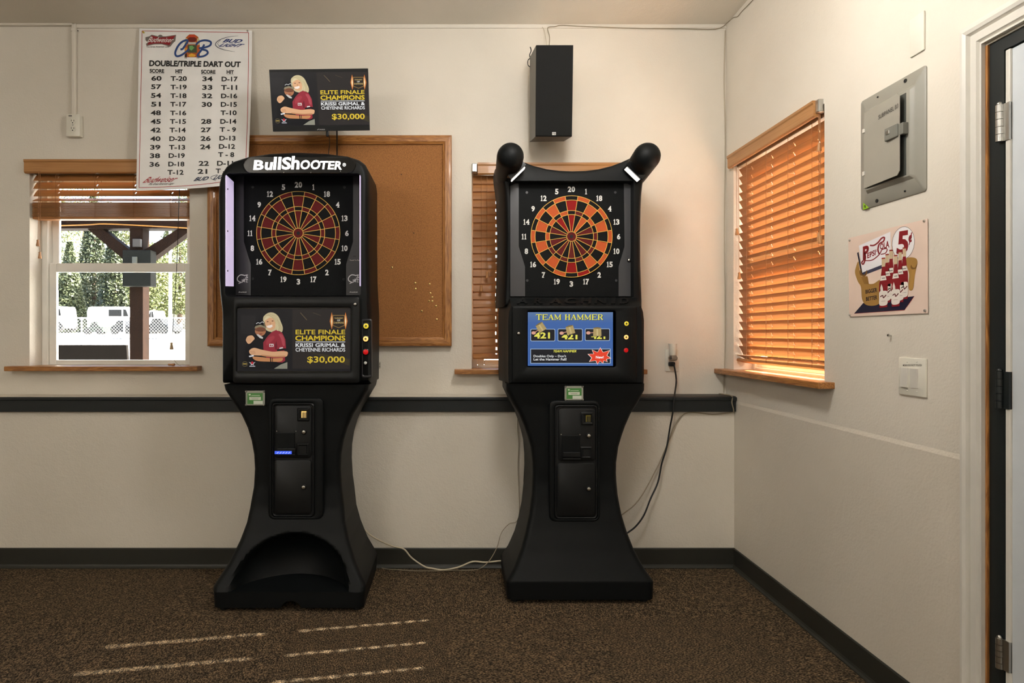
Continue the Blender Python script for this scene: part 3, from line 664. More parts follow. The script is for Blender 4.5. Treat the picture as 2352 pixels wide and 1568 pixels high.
def rim(mb, outer, inner, d0, d1, r_out, r_in, back):
    """rounded-rectangle frame in pixels: outer rect at depth d0 to inner rect sinking to depth d1, sides running to back"""
    n = 5; A = rrect(*outer, r_out, n); B = rrect(*inner, r_in, n)
    def w(p, d, g=0.0): return [P(x, y, d0) + Vector((0, d - d0, 0)) for x, y in p]
    sh = rrect(outer[0] + 2, outer[1] + 2, outer[2] - 2, outer[3] - 2, r_out, n); ih = rrect(inner[0] - 1.5, inner[1] - 1.5, inner[2] + 1.5, inner[3] + 1.5, r_in, n)
    return mb.loft([w(A, back), w(A, d0 + .004), w(sh, d0), w(ih, d0), w(B, d0 + .003), w(B, d1)], True, False)
def lock(root, x, y, d, r=.0075, base=.012):
    c = P(x, y, d); o = MB().lathe((c.x, d, c.z), (c.x, d - .007, c.z), [(0, base), (.4, base), (.6, base * .85), (1, base * .8)], 20).build('lock', BLACK2, root, smooth=40)
    MB().lathe((c.x, d - .005, c.z), (c.x, d - .0095, c.z), [(0, r), (.8, r), (1, r * .8)], 16).build('cylinder', STEEL, o, smooth=40)
def push_button(root, x, y, d, col, glow, label, r=.0125, mark=None):
    c = P(x, y, d); o = tag(MB().lathe((c.x, d + .002, c.z), (c.x, d - .008, c.z), [(0, r * 1.3), (.5, r * 1.3), (.75, r * 1.2), (.8, r * 1.02), (1, r)], 24).build('button', GLOSSK, root, smooth=35), label)
    m = mat('button_' + label.split()[0], col, .25, emit=col, estr=glow * .4)
    MB().lathe((c.x, d - .007, c.z), (c.x, d - .0115, c.z), [(0, r * .93), (.6, r * .93), (.9, r * .75), (1, r * .4)], 20).build('lens', m, o, smooth=50)
    if mark:
        q = MB(); s = r * .42; t = s * .32
        q.box(c.x - s, c.x + s, d - .0122, d - .0112, c.z - t, c.z + t); q.box(c.x - t, c.x + t, d - .0122, d - .0112, c.z - s, c.z + s); q.build('marking', mat('button_mark', mark, .5), o)
def licence(root, x0, y0, x1, y1, d):
    m = MB(); box_px(m, x0, y0, x1, y1, d - .005, d, .001, 1); o = m.build('licence_holder', mat('clear_holder', (150, 152, 140), .2), root)
    a = Art(); w = x1 - x0; h = y1 - y0; g = (70, 130, 62)
    a.rect(x0 + w * .1, y0 + h * .16, x1 - w * .1, y1 - h * .1, g); a.lv = 1
    a.rect(x0 + w * .2, y0 + h * .42, x1 - w * .2, y0 + h * .62, (214, 220, 204)); a.rect(x0 + w * .42, y0 + h * .68, x1 - w * .1, y1 - h * .1, (206, 214, 200)); a.ell(x0 + w * .22, y0 + h * .27, w * .06, h * .06, (200, 220, 190)); a.rect(x0 + w * .3, y0 + h * .3, x1 - w * .25, y0 + h * .34, (190, 212, 180))
    a.lv = 2; a.rect(x0 + w * .25, y0 + h * .48, x1 - w * .25, y0 + h * .5, (80, 84, 70)); a.rect(x0 + w * .34, y0 + h * .55, x1 - w * .34, y0 + h * .57, (80, 84, 70))
    a.build('licence_card', o, flat(d - .005), PRINT)
    for x, y in ((x0 + 1.5, y0 + 1.5), (x1 - 1.5, y0 + 1.5), (x0 + 1.5, y1 - 1.5), (x1 - 1.5, y1 - 1.5)):
        c = P(x, y, d - .005); MB().lathe(c + Vector((0, .003, 0)), c - Vector((0, .004, 0)), [(0, .005), (.6, .005), (1, .003)], 12).build('screw', STEEL, o, smooth=40)
def coin_door(root, bul, fr, top, bot, d, rej, lk1, bill, ret, lk2, blue, lit, holes):
    m = MB(); rim(m, bul, fr, d, d + .012, 14, 8, d + .09); o = m.build('coin_door_surround', BLACK, root, smooth=50)
    m = MB(); rim(m, fr, (fr[0] + 4, fr[1] + 4, fr[2] - 4, fr[3] - 4), d - .002, d + .006, 9, 7, d + .03); m.build('coin_door_frame', BLACK2, root, smooth=50)
    m = MB(); box_px(m, fr[0] + 2, fr[1] + 2, fr[2] - 2, fr[3] - 2, d + .008, d + .03, .002); m.build('door_back', DEEP, root)
    for nm, q in (('coin_door', top), ('cash_door', bot)):
        A = rrect(*q, 9, 5); m = MB(); m.loft([[P(x, y, d) + Vector((0, k, 0)) for x, y in pp] for pp, k in ((A, .012), (A, .003), (rrect(q[0] + 1, q[1] + 1, q[2] - 1, q[3] - 1, 9, 5), .0012))]); dd = m.build(nm, BLACK2, root, smooth=50)
        if nm == 'coin_door': top_o = dd
        else: bot_o = dd
    m = MB(); rim(m, rej, (rej[0] + 7, rej[1] + 6, rej[2] - 4, rej[3] - 6), d - .008, d + .004, 1.5, 1, d + .006); m.build('coin_slot', BLACK2, top_o, smooth=40)
    cx, cy = (rej[0] + rej[2]) / 2 + 1.5, (rej[1] + rej[3]) / 2
    a = Art(); e = lit
    a.rect(cx - 6, cy - 8.5, cx + 7, cy + 8.5, (40, 34, 18)); a.lv = 1; a.rect(cx - 1, cy - 6, cx + 6, cy + 7, tuple(int(v * .6) for v in e)); a.lv = 2
    a.rect(cx - 5, cy - 8, cx + 6.5, cy - 5.5, e); a.rect(cx - 5, cy - 8, cx - 2.6, cy + 7, e)
    a.build('coin_return_light', top_o, flat(d - .0005), print_mat('coin_glow_' + str(int(rej[0])), .3, .4 if lit[0] > 200 else .1))
    lock(root, lk1[0], lk1[1], d); lock(root, lk2[0], lk2[1], d)
    m = MB(); box_px(m, *bill, d - .003, d + .004, .002); m.build('bill_acceptor', BLACK, top_o)
    m = MB(); y0 = bill[3] - (bill[3] - bill[1]) * .32; box_px(m, bill[0] + 2, y0, bill[2] + 1, bill[3] - 6, d - .014, d, .003); box_px(m, bill[0] + 2, bill[3] - 4, bill[2] + 1, bill[3], d - .010, d, .002); bz = m.build('bill_slot', BLACK2, top_o)
    if blue:
        a = Art(); a.rect(blue[0], blue[1], blue[2], blue[3], (74, 108, 255)); a.lv = 1
        for k in range(5): xx = blue[0] + 4 + k * (blue[2] - blue[0] - 6) / 5; a.poly([(xx, blue[3] - 1.5), (xx + 4, blue[1] + 2), (xx + 6, blue[1] + 2), (xx + 2, blue[3] - 1.5)], (205, 215, 255))
        a.build('blue_strip', bz, flat(d - .0145), SCREEN)
    m = MB(); rim(m, ret, (ret[0] + 5, ret[1] + 5, ret[2] - 5, ret[3] - 5), d - .006, d - .001, 1.5, 1, d + .004); box_px(m, ret[0] + 5, ret[1] + 5, ret[2] - 5, ret[3] - 5, d - .003, d + .004, .001, 1); m.build('coin_return', BLACK2, top_o, smooth=40)
    for x, y in holes: c = P(x, y, d - .004); MB().ball(c, .003, n=8, m=6).build('screw', STEEL, top_o, smooth=60)
def champion_art(dim=1.0):
    a = Art(); def_c = lambda *c: tuple(int(v * dim) for v in c)
    a.rect(340, 256, 1700, 1004, def_c(24, 24, 26)); a.lv = 1
    a.poly([(1000, 262), (1690, 262), (1690, 975), (1000, 975)], def_c(40, 36, 34)); a.poly([(380, 330), (560, 330), (560, 560), (380, 560)], def_c(34, 33, 34)); a.lv = 2
    a.poly([(1250, 780), (1690, 860), (1690, 940), (1150, 760)], def_c(58, 52, 34)); a.poly([(1100, 300), (1180, 390), (1174, 394), (1094, 304)], def_c(110, 96, 70)); a.poly([(1250, 300), (1345, 335), (1342, 339), (1248, 305)], def_c(90, 80, 62))
    sk = def_c(224, 172, 128); sk2 = def_c(198, 136, 88); blk = def_c(14, 15, 18); mar = def_c(150, 44, 56)
    a.lv = 3
    a.blob([(650, 375), (668, 335), (720, 302), (780, 305), (832, 345), (862, 410), (886, 480), (876, 535), (838, 520), (800, 540), (700, 520), (660, 460)], def_c(206, 190, 148))
    a.blob([(545, 478), (556, 425), (600, 396), (650, 398), (688, 440), (690, 480), (620, 470)], blk)
    a.poly([(430, 975), (425, 860), (440, 700), (500, 610), (560, 566), (640, 606), (700, 570), (730, 640), (700, 760), (650, 880), (900, 890), (880, 975)], blk)
    a.lv = 4
    a.poly([(700, 590), (760, 530), (810, 508), (880, 545), (918, 625), (926, 735), (905, 752), (915, 880), (880, 900), (820, 895), (690, 840), (655, 800), (652, 660)], mar)
    a.ell(738, 430, 64, 84, sk, -.25); a.ell(618, 520, 66, 62, def_c(176, 116, 80), .1)
    a.blob([(445, 622), (468, 584), (520, 576), (548, 612), (528, 640), (500, 668), (474, 676), (450, 650)], sk)
    a.poly([(780, 975), (860, 925), (942, 895), (942, 975)], def_c(142, 140, 124))
    a.lv = 5
    a.blob([(660, 400), (690, 350), (740, 335), (800, 350), (820, 400), (838, 470), (820, 520), (800, 470), (792, 400), (740, 360), (690, 385)], def_c(224, 208, 164))
    a.poly([(545, 492), (560, 462), (620, 446), (690, 476), (684, 494), (620, 470)], def_c(140, 130, 104)); a.poly([(570, 565), (590, 560), (650, 598), (646, 616), (610, 606)], def_c(208, 204, 196))
    a.blob([(484, 758), (540, 724), (625, 744), (760, 770), (845, 764), (935, 768), (946, 800), (918, 832), (790, 836), (640, 818), (510, 808)], sk)
    a.blob([(530, 830), (640, 836), (760, 850), (878, 846), (884, 870), (850, 890), (740, 890), (600, 884), (540, 862)], sk2)
    a.poly([(790, 690), (810, 640), (820, 700), (815, 745), (795, 745)], def_c(112, 28, 40)); a.poly([(815, 742), (922, 728), (922, 750), (820, 766)], blk)
    a.lv = 6
    a.poly([(690, 462), (760, 446), (764, 470), (735, 486), (704, 482)], def_c(250, 236, 222)); a.ell(705, 410, 12, 5, def_c(84, 52, 40)); a.ell(764, 402, 12, 5, def_c(84, 52, 40)); a.poly([(728, 420), (742, 418), (748, 444), (730, 446)], def_c(206, 150, 108))
    a.blob([(558, 498), (600, 478), (650, 480), (682, 500), (676, 522), (620, 530), (564, 520)], def_c(116, 72, 50)); a.ell(598, 520, 8, 4, def_c(60, 36, 28)); a.ell(644, 520, 8, 4, def_c(60, 36, 28)); a.blob([(600, 556), (622, 550), (646, 556), (622, 566)], def_c(140, 70, 58)); a.line([(566, 436), (590, 420), (612, 430), (640, 412), (660, 424)], 8, def_c(206, 206, 206))
    a.poly([(724, 676), (776, 676), (778, 710), (724, 712)], def_c(226, 216, 210)); a.poly([(846, 722), (888, 716), (888, 730), (846, 738)], def_c(220, 214, 210)); a.poly([(480, 820), (536, 808), (540, 826), (484, 836)], def_c(226, 226, 226))
    a.poly([(733, 838), (744, 838), (748, 892), (736, 892)], blk); a.poly([(758, 844), (766, 844), (768, 890), (760, 890)], blk)
    a.blob([(836, 560), (880, 566), (906, 630), (908, 700), (884, 690), (866, 620)], def_c(178, 72, 82)); a.blob([(700, 620), (760, 580), (790, 600), (740, 660), (690, 690)], def_c(166, 58, 68)); a.blob([(640, 808), (780, 822), (910, 818), (900, 832), (780, 838), (640, 822)], def_c(190, 134, 92))
    for k in range(5): a.line([(690 + k * 22, 318 + abs(k - 2) * 6), (760 + k * 18, 360 + k * 10), (806 + k * 14, 440 + k * 6), (812 + k * 13, 510)], 4, def_c(178, 158, 112), 3)
    for k in range(3): a.line([(470 + k * 18, 600 + k * 6), (462 + k * 16, 650 - k * 2)], 3, def_c(176, 126, 92))
    for k in range(4): a.line([(492 + k * 4, 764 + k * 11), (552 + k * 3, 764 + k * 9)], 3, def_c(170, 118, 84))
    a.ell(432, 918, 34, 32, def_c(96, 84, 56)); a.poly([(480, 895), (515, 905), (520, 885), (527, 905), (560, 893), (534, 918), (540, 935), (520, 926), (500, 936), (506, 918)], def_c(214, 214, 220)); a.rect(486, 940, 556, 950, def_c(190, 190, 196))
    a.poly([(1484, 330), (1630, 330), (1630, 458), (1557, 488), (1484, 458)], def_c(132, 104, 60))
    for x in (1474, 1640): a.poly([(x, 295), (x + 24, 405), (x, 505), (x - 24, 405)], def_c(214, 124, 54))
    a.lv = 7
    a.ell(432, 918, 26, 24, def_c(26, 26, 28)); a.poly([(732, 684), (744, 684), (750, 704), (730, 704)], mar); a.poly([(754, 684), (768, 690), (768, 702), (752, 704)], mar); a.ell(520, 904, 15, 17, def_c(188, 30, 44))
    a.poly([(1492, 340), (1622, 340), (1622, 452), (1557, 478), (1492, 452)], def_c(40, 34, 28))
    for x in (1474, 1640): a.poly([(x, 330), (x + 9, 405), (x, 475), (x - 9, 405)], def_c(255, 232, 184))
    a.lv = 8
    a.rect(410, 912, 454, 922, def_c(196, 166, 80)); g = def_c(206, 178, 116)
    a.text('TOURNAMENT', 1506, 360, 1610, 376, g, .01); a.text('OF', 1538, 384, 1576, 404, def_c(230, 226, 214), .02); a.text('CHAMPIONS', 1496, 412, 1618, 434, g, .01)
    gold = def_c(222, 190, 56); wh = def_c(236, 236, 236)
    a.text('ELITE FINALE', 1040, 507, 1636, 562, gold, .02); a.text('CHAMPIONS', 1037, 577, 1636, 639, gold, .02); a.rect(1040, 649, 1636, 657, wh)
    a.text('KRISSI GRIMAL &', 1040, 668, 1636, 714, wh, .016); a.text('CHEYENNE RICHARDS', 1040, 724, 1636, 769, wh, .016); a.text('$30,000', 1180, 826, 1632, 914, gold, .02)
    return a

# ---- machine with the lit sign
CA = -.7076
A = thing('dart_machine', 'tall black dart machine with glowing white sign and maroon dartboard', 'dart machine', (CA, 2.84, 0))
yfA = [(0, 2.62), (.085, 2.62), (.11, 2.632), (.2, 2.678), (.3, 2.72), (.4, 2.752), (.5, 2.765), (.8, 2.758), (.955, 2.742)]
pa = [(512.7, 881.8), (516, 896), (534.5, 925.5), (552.7, 952.7), (567, 983.6), (576, 1012.7), (581.8, 1045), (583.6, 1078), (581, 1121.8), (575, 1154.5), (565.5, 1201.8), (549, 1245.5), (523.6, 1296), (501.8, 1329), (489, 1349)]
tab = [(.018, .320)] + hw_from_px(pa, CA, yfA, -1); tab[-1] = (.953, tab[-1][1])
ped = pedestal(A, CA, tab, yfA, 3.05, .006, bowl=(.0855, .258, .222, .2, .004))
notch = MB().cyl((CA + .012, 2.5, .0), (CA + .012, 2.76, .0), .048, n=28).mesh('cut', ORG[ped.name])
boolean_diff(ped, [notch])
for sx in (-1, 1):
    for yy in (2.66, 3.0): MB().cyl((CA + sx * .285, yy, 0), (CA + sx * .285, yy, .02), .018, n=14).build('foot', DEEP, A)
outl = [(512, 880), (511, 800), (510, 720), (505, 680), (502, 640), (501, 560), (501, 450), (503, 420), (509, 397), (520, 381), (536, 370), (570, 359), (620, 351.5), (685, 348.5), (750, 351.5), (800, 358), (825, 366), (838, 376), (845, 390), (848, 410), (848, 450), (848, 560), (849, 640), (851, 680), (853, 720), (853, 800), (852, 880)]
O = [(P(x, y, 2.765).x, P(x, y, 2.765).z) for x, y in outl]
op = [(P(x, y, 2.742).x, P(x, y, 2.742).z) for x, y in rrect(517, 398, 829, 681, 9)]; opr = [(P(x, y, 2.885).x, P(x, y, 2.885).z) for x, y in rrect(541, 402, 840, 679, 2)]
cc = (sum(p[0] for p in op) / len(op), sum(p[1] for p in op) / len(op)); an = angles([O, op, opr], cc)
Op = polar(O, cc, an); op_ = polar(op, cc, an); opr_ = polar(opr, cc, an)
def inset(p, c, k): return [(x + (c[0] - x) * k / max(.01, math.hypot(c[0] - x, c[1] - y)), y + (c[1] - y) * k / max(.01, math.hypot(c[0] - x, c[1] - y))) for x, y in p]
def r3(p, d): return [Vector((x, d, z)) for x, z in p]
hd = MB().loft([r3(inset(Op, cc, .012), 3.07), r3(Op, 3.05), r3(Op, 2.785), r3(inset(Op, cc, .004), 2.765), r3(inset(Op, cc, .014), 2.748), r3(inset(Op, cc, .022), 2.742), r3(op_, 2.742), r3(inset(op_, cc, -.002), 2.75), r3(opr_, 2.905)], True, True).build('cabinet', BLACK, A, smooth=45)
for xx, sg in ((P(517, 500, 2.745).x + .002, 1), (P(829, 500, 2.745).x - .002, -1)):
    z = [P(517, 402, 2.745).z, P(517, 657, 2.745).z]
    MB().hexa([(xx, 2.744, z[1]), (xx, 2.836, z[1] + .006), (xx, 2.836, z[0] - .008), (xx, 2.744, z[0])], [(xx + sg * .004, 2.744, z[1]), (xx + sg * .004, 2.836, z[1] + .006), (xx + sg * .004, 2.836, z[0] - .008), (xx + sg * .004, 2.744, z[0])]).build('light_strip', mat('light_strip_lavender', (190, 180, 205), .3, emit=(222, 205, 244), estr=.20), A)
    for zz in (.12, .5, .86):
        q = z[0] + (z[1] - z[0]) * zz; MB().cyl((xx + sg * .003, 2.757, q), (xx + sg * .007, 2.757, q), .003, n=10).build('screw', DEEP, A)
dB = 2.885
side_l = [(541, 404), (560, 404), (560, 555), (576, 607), (576, 678), (541, 678)]
m = MB(); plate_px(m, side_l, dB - .003, .004); m.build('side_plate', PLATE_D, A)
m = MB(); plate_px(m, [(811, 404), (838, 404), (838, 678), (795, 678), (795, 607), (811, 555)], dB - .003, .004); m.build('side_plate', PLATE_D, A)
def schemeA(kn, num, k): return (SEGR if (k % 2 == 0) == (kn in ('outer', 'inner')) else SEGK)
dartboard(A, P(685.6, 535.6, dB), 95.5 * dB / F, schemeA, [(541, 403), (838, 403), (838, 679), (541, 679)], dB)
a = Art(); wht = (222, 222, 222)
for ox in (543, 798):
    a.line([(ox + 21, 633), (ox + 10, 631), (ox + 3, 637), (ox + 3, 644), (ox + 11, 648), (ox + 18, 644), (ox + 12, 643)], 2.1, wht, 4); a.line([(ox + 12, 648), (ox + 5, 651)], 1.6, wht)
    a.line([(ox + 20, 632), (ox + 26, 631), (ox + 23, 634), (ox + 26, 637), (ox + 20, 638)], 1.6, wht, 3); a.line([(ox + 16, 641), (ox + 26, 641)], 1.4, wht); a.line([(ox + 19, 641), (ox + 19, 648)], 1.4, wht); a.line([(ox + 22, 642), (ox + 26, 643), (ox + 22, 645), (ox + 26, 648), (ox + 22, 648)], 1.3, wht)
    a.text('Arachnid', ox + 5, 669, ox + 23, 672, wht, .01)
a.text('Touch To Play', 803, 596, 826, 599.5, (200, 190, 180), .0); a.rect(811, 587, 818, 590, (6, 6, 6))
a.build('side_plate_print', A, flat(dB - .0035), PRINT)
for x, y in ((581, 430), (791, 430), (581, 640), (789, 641)): MB().cyl(P(x, y, dB), P(x, y, dB) - Vector((0, .003, 0)), .006, n=14).build('screw', BLACK2, A)
# lit sign
m = MB(); sgn = rrect(558, 355, 818, 397, 20, 6); sgn = [(x, y + 7 * (((x - 688) / 130) ** 2) * (1 if y < 370 else .2)) for x, y in sgn]
m.loft([[P(x, y, 2.742) for x, y in sgn], [P(688 + (x - 688) * .985, 376 + (y - 376) * .95, 2.738) for x, y in sgn]]); sg = m.build('sign_panel', GLOSSK, A, smooth=30)
def z3(x, y): return (480 + x / 4.126, 320 + y / 4.126)
it = []
for ch, x0, y0, x1, y1 in (('B', 425, 197, 520, 290), ('u', 530, 216, 603, 291), ('l', 612, 166, 640, 289), ('l', 655, 166, 684, 288), ('S', 692, 168, 780, 287), ('h', 783, 158, 860, 285), ('O', 868, 196, 958, 285), ('O', 964, 196, 1056, 285), ('T', 1050, 205, 1126, 284), ('E', 1130, 206, 1188, 285), ('R', 1194, 206, 1264, 287), ('\u00ae', 1267, 224, 1298, 257)):
    p, q = z3(x0, y0), z3(x1, y1); s = 1.3 if ch != '\u00ae' else 0; it.append((ch, [(p[0] + s, p[1]), (q[0] + s, p[1]), (q[0] - s, q[1]), (p[0] - s, q[1])], .032 if ch != '\u00ae' else .0, 0))
letters('sign_lettering', it, sg, flat(2.738), mat('sign_glow', (255, 255, 252), .4, emit=(255, 255, 250), estr=.6), .0008)
for x in (572, 652, 714, 782): MB().ball(P(x, 396 if x in (652, 714) else 393, 2.7385), .0025, n=8, m=6).build('screw', STEEL, sg)
# screen door
m = MB(); rim(m, (534, 681, 826, 880), (542, 706, 806, 856), 2.722, 2.734, 8, 6, 2.80); sd = m.build('screen_door', BLACK2, A, smooth=50)
m = MB(); box_px(m, 541, 705, 807, 857, 2.731, 2.76, .001, 1); scr = m.build('screen', GLOSSK, sd)
champion_art(.9).build('screen_picture', scr, lambda x, y, h: P(480 + x / 5.226, 660 + y / 5.226, 2.7305) - Vector((0, h, 0)), SCREEN, step=.00012, base=.0002)
lock(sd, 816, 698.5, 2.722, .006, .009)
m = MB(); rim(m, (829.5, 732, 854, 868), (833, 737, 850.5, 862), 2.738, 2.744, 5, 4, 2.76); m.build('button_panel', PLATE_D, A, smooth=40)
m = MB(); box_px(m, 832, 736, 851, 863, 2.743, 2.76, .001, 1); m.build('button_recess', BLACK2, A)
push_button(A, 841.3, 748.6, 2.744, (226, 206, 60), .35, 'yellow round button', mark=(60, 60, 20)); push_button(A, 840.6, 778, 2.744, (255, 190, 110), .9, 'lit orange button', mark=(120, 70, 20)); push_button(A, 840.5, 808, 2.744, (196, 14, 20), .25, 'red round button'); push_button(A, 840, 833, 2.744, (205, 205, 196), .1, 'small white button', r=.007)
licence(A, 564, 897, 608, 931, 2.744)
coin_door(A, (616, 914, 742, 1193), (624, 925, 722, 1187), (630, 931, 715, 1052), (629, 1056, 715, 1181), 2.735, (682, 937, 710, 967), (698.5, 991.5), (634, 994, 677, 1046), (681, 1018, 709, 1047), (698, 1118), (631, 1035.5, 670, 1042.5), (255, 206, 120), [(635.5, 990), (679.5, 990)])
a = Art(); a.rect(869, 833, 873, 849, (190, 186, 172)); a.lv = 1; a.rect(870, 836, 872, 840, (90, 88, 84)); a.rect(870, 842, 872, 846, (90, 88, 84))
a.build('side_sticker', A, lambda x, y, h: Vector((P(853, 760, 2.765).x + .002 + h, F * (P(853, 760, 2.765).x) / (x - VX), P(x, y, 2.95).z)), PRINT)

# ---- machine with the two spotlight horns
CB = .5495
B = thing('dart_machine', 'black dart machine with two round spotlight horns and orange dartboard', 'dart machine', (CB, 2.9, 0))
yfB = [(0, 2.70), (.098, 2.70), (.12, 2.712), (.2, 2.752), (.3, 2.788), (.4, 2.812), (.5, 2.826), (.85, 2.818), (.955, 2.802)]
pb = [(1481.4, 884.6), (1481, 897), (1465.6, 926.7), (1449.8, 951), (1437.5, 979), (1428.8, 1004), (1421.8, 1028), (1417, 1063.5), (1416.5, 1088), (1420, 1137), (1428.8, 1183), (1441, 1223), (1456.8, 1263.5), (1481, 1309), (1502.5, 1339)]
tab = [(.018, .321)] + hw_from_px(pb, CB, yfB, 1); tab[-1] = (.953, tab[-1][1])
pedestal(B, CB, tab, yfB, 3.05, .016)
for sx in (-1, 1):
    for yy in (2.74, 3.0): MB().cyl((CB + sx * .285, yy, 0), (CB + sx * .285, yy, .02), .018, n=14).build('foot', DEEP, B)
half = [(0, 392), (30, 391), (60, 387.5), (90, 380), (112, 372), (134, 362), (150, 362), (160, 370), (164, 386), (163, 404), (160, 425), (157.5, 449), (156, 480), (155, 534), (155.5, 608), (157, 650), (158.5, 690), (158.5, 705)]
c0 = VX + CB * F / 2.89
outl = [(c0 + x, y) for x, y in half] + [(c0 - x, y) for x, y in half[:0:-1]]
O = [(P(x, y, 2.89).x, P(x, y, 2.89).z) for x, y in outl]
op = [(P(x, y, 2.872).x, P(x, y, 2.872).z) for x, y in rrect(1169.5, 415, 1455.5, 683, 3)]
cc = (sum(p[0] for p in op) / len(op), sum(p[1] for p in op) / len(op)); an = angles([O, op], cc)
Op = polar(O, cc, an); op_ = polar(op, cc, an); wide = [(CB + (x - CB) * 1.085, z) for x, z in Op]
MB().loft([r3(inset(wide, cc, .012), 3.06), r3(wide, 3.045), r3([(CB + (x - CB) * 1.05, z) for x, z in Op], 2.95), r3([(CB + (x - CB) * 1.01, z) for x, z in Op], 2.90), r3(inset(Op, cc, .003), 2.888), r3(inset(Op, cc, .010), 2.876), r3(inset(Op, cc, .018), 2.872), r3(op_, 2.872), r3(op_, 2.935)], True, True).build('cabinet', BLACK, B, smooth=45)
lo = [(P(x, y, 2.80).x, P(x, y, 2.80).z) for x, y in ((1323.7 - 156, 881), (1323.7 - 157, 860), (1323.7 - 157, 735), (1323.7 - 155, 716), (1323.7 - 150, 701), (1323.7 + 150, 701), (1323.7 + 155, 716), (1323.7 + 157, 735), (1323.7 + 157, 860), (1323.7 + 156, 881))]
lc = (CB, (lo[0][1] + lo[4][1]) / 2); zt_ = P(0, 683, 2.89).z
def lift(p, dz, kx): return [(CB + (x - CB) * kx, z + (dz if z > lc[1] + .09 else 0)) for x, z in p]
dz = zt_ - lo[4][1]
MB().loft([r3(lift(lo, dz, 1.08), 3.06), r3(lift(lo, dz, 1.085), 3.03), r3(lift(lo, dz, 1.02), 2.90), r3(lift(lo, dz * .9, 1.0), 2.872), r3(inset(lo, lc, .002), 2.805), r3(inset(lo, lc, .014), 2.798)], True, True).build('screen_cabinet', BLACK, B, smooth=30)
dC = 2.925
m = MB(); plate_px(m, [(1171, 416.5), (1454, 416.5), (1454, 681.5), (1171, 681.5)], dC + .004, .01); m.build('board_door', BLACK2, B)
m = MB(); plate_px(m, [(1172, 417), (1191.5, 417), (1191.5, 566), (1206, 612), (1206, 680), (1172, 680)], dC - .003, .006); m.build('side_plate', PLATE_G, B)
m = MB(); plate_px(m, [(1433, 417), (1453, 417), (1453, 680), (1421, 680), (1421, 612), (1434.5, 566)], dC - .003, .006); m.build('side_plate', PLATE_G, B)
spec = {'double': 'KOKOKOKOKRKOKOKOKOKO'.replace('R', 'B'), 'outer': 'BKOKOKOKOKBKOKOKOKOK', 'triple': 'KRKOKRKRKDKDKRKOKOKO', 'inner': 'BKOKRKRKRKDKRKRKRKBK'}
def schemeB(kn, num, k): return {'K': SEGK, 'O': SEGO, 'B': SEGB, 'R': SEGR, 'D': SEGD}[spec[kn][k]]
dartboard(B, P(1312.3, 543.3, dC), 93.3 * dC / F, schemeB, [(1172, 417), (1453, 417), (1453, 681), (1172, 681)], dC)
for x, y in ((1210, 442), (1413, 442), (1211, 644), (1415, 644)): MB().cyl(P(x, y, dC), P(x, y, dC) - Vector((0, .003, 0)), .006, n=14).build('screw', PLATE_G, B)
lock(B, 1444.5, 597.5, dC - .003, .006, .009)
# horns
for sx in (-1, 1):
    ax = CB + sx * .3035; p0 = Vector((ax - sx * .004, 2.985, 1.925)); p1 = Vector((ax, 2.75, 1.967)); r = .060; L = (p1 - p0).length; k = r / L
    prof = [(0, .050), (.1, .056), (.3, .058)] + [(1 - k * .0 + 0, r)] + [(1 + k * math.sin(q), max(.001, r * math.cos(q))) for q in [math.pi / 2 * j / 8 for j in range(1, 9)]]
    hn = MB().lathe(p0, p1, prof, 32).build('spotlight_horn', BLACK, B, smooth=50)
    ctr = p0.lerp(p1, .62); bull = P(1312.3, 543.3, dC); u = Vector((bull.x - ctr.x, 0, bull.z - ctr.z)).normalized(); v = Vector((-u.z, 0, u.x)); n = Vector((0, 1, 0))
    def slab(c, a, b, t): return MB().hexa([c + v * a + n * b, c - v * a + n * b, c - v * a - n * b, c + v * a - n * b], [c + v * a + n * b + u * t, c - v * a + n * b + u * t, c - v * a - n * b + u * t, c + v * a - n * b + u * t])
    slab(ctr + u * .036, .047, .050, .022).build('lamp_housing', GLOSSK, hn)
    slab(ctr + u * .058 - n * .010, .041, .019, .0035).build('lamp_lens', mat('lens_white', (240, 238, 232), .2, emit=(255, 248, 238), estr=.5), hn)
# embossed ledge
def ledge_map(x, y, h):
    t = (y - 684) / 17.0; d = 2.872 + (2.805 - 2.872) * t; p = P(x, y, d); nrm = Vector((0, -.045, .067)).normalized(); zz = zt_ - (.0) + (lo[4][1] - zt_) * t
    return Vector(((x - VX) * d / F, d, zz)) + nrm * h
def z7(x, y): return (1120 + x / 5.226, 660 + y / 5.226)
it = []
for ch, x0, x1 in zip('ARACHNID', (350, 555, 745, 915, 1115, 1280, 1480, 1580), (480, 660, 880, 1060, 1235, 1420, 1530, 1690)):
    p, q = z7(x0, 138), z7(x1, 198); it.append((ch, [(p[0] + 2, 686.5), (q[0] + 2, 686.5), (q[0], 698.5), (p[0], 698.5)], .03, 0))
letters('embossed_lettering', it, B, ledge_map, BLACK2, -.001, .005)
m = MB(); rim(m, (1176, 702, 1463.5, 879), (1211, 713, 1415, 843), 2.788, 2.80, 6, 5, 2.83); sd = m.build('screen_door', BLACK, B, smooth=50)
m = MB(); box_px(m, 1210, 712, 1416, 844, 2.798, 2.82, .001, 1); scr = m.build('screen', GLOSSK, sd)
a = Art(); blu = (62, 98, 160); yl = (226, 220, 90); ol = (170, 190, 214)
a.rect(482, 296, 1504, 940, blu); a.lv = 1
for k in range(6): a.rect(482, 296 + k * 20, 1504, 316 + k * 20, tuple(int(v) for v in (88 - 4 * k, 116 - 3 * k, 158)))
a.lv = 2; a.serif('TEAM HAMMER', 588, 330, 1398, 392, (40, 44, 40)); a.lv = 3; a.serif('TEAM HAMMER', 582, 325, 1392, 387, yl)
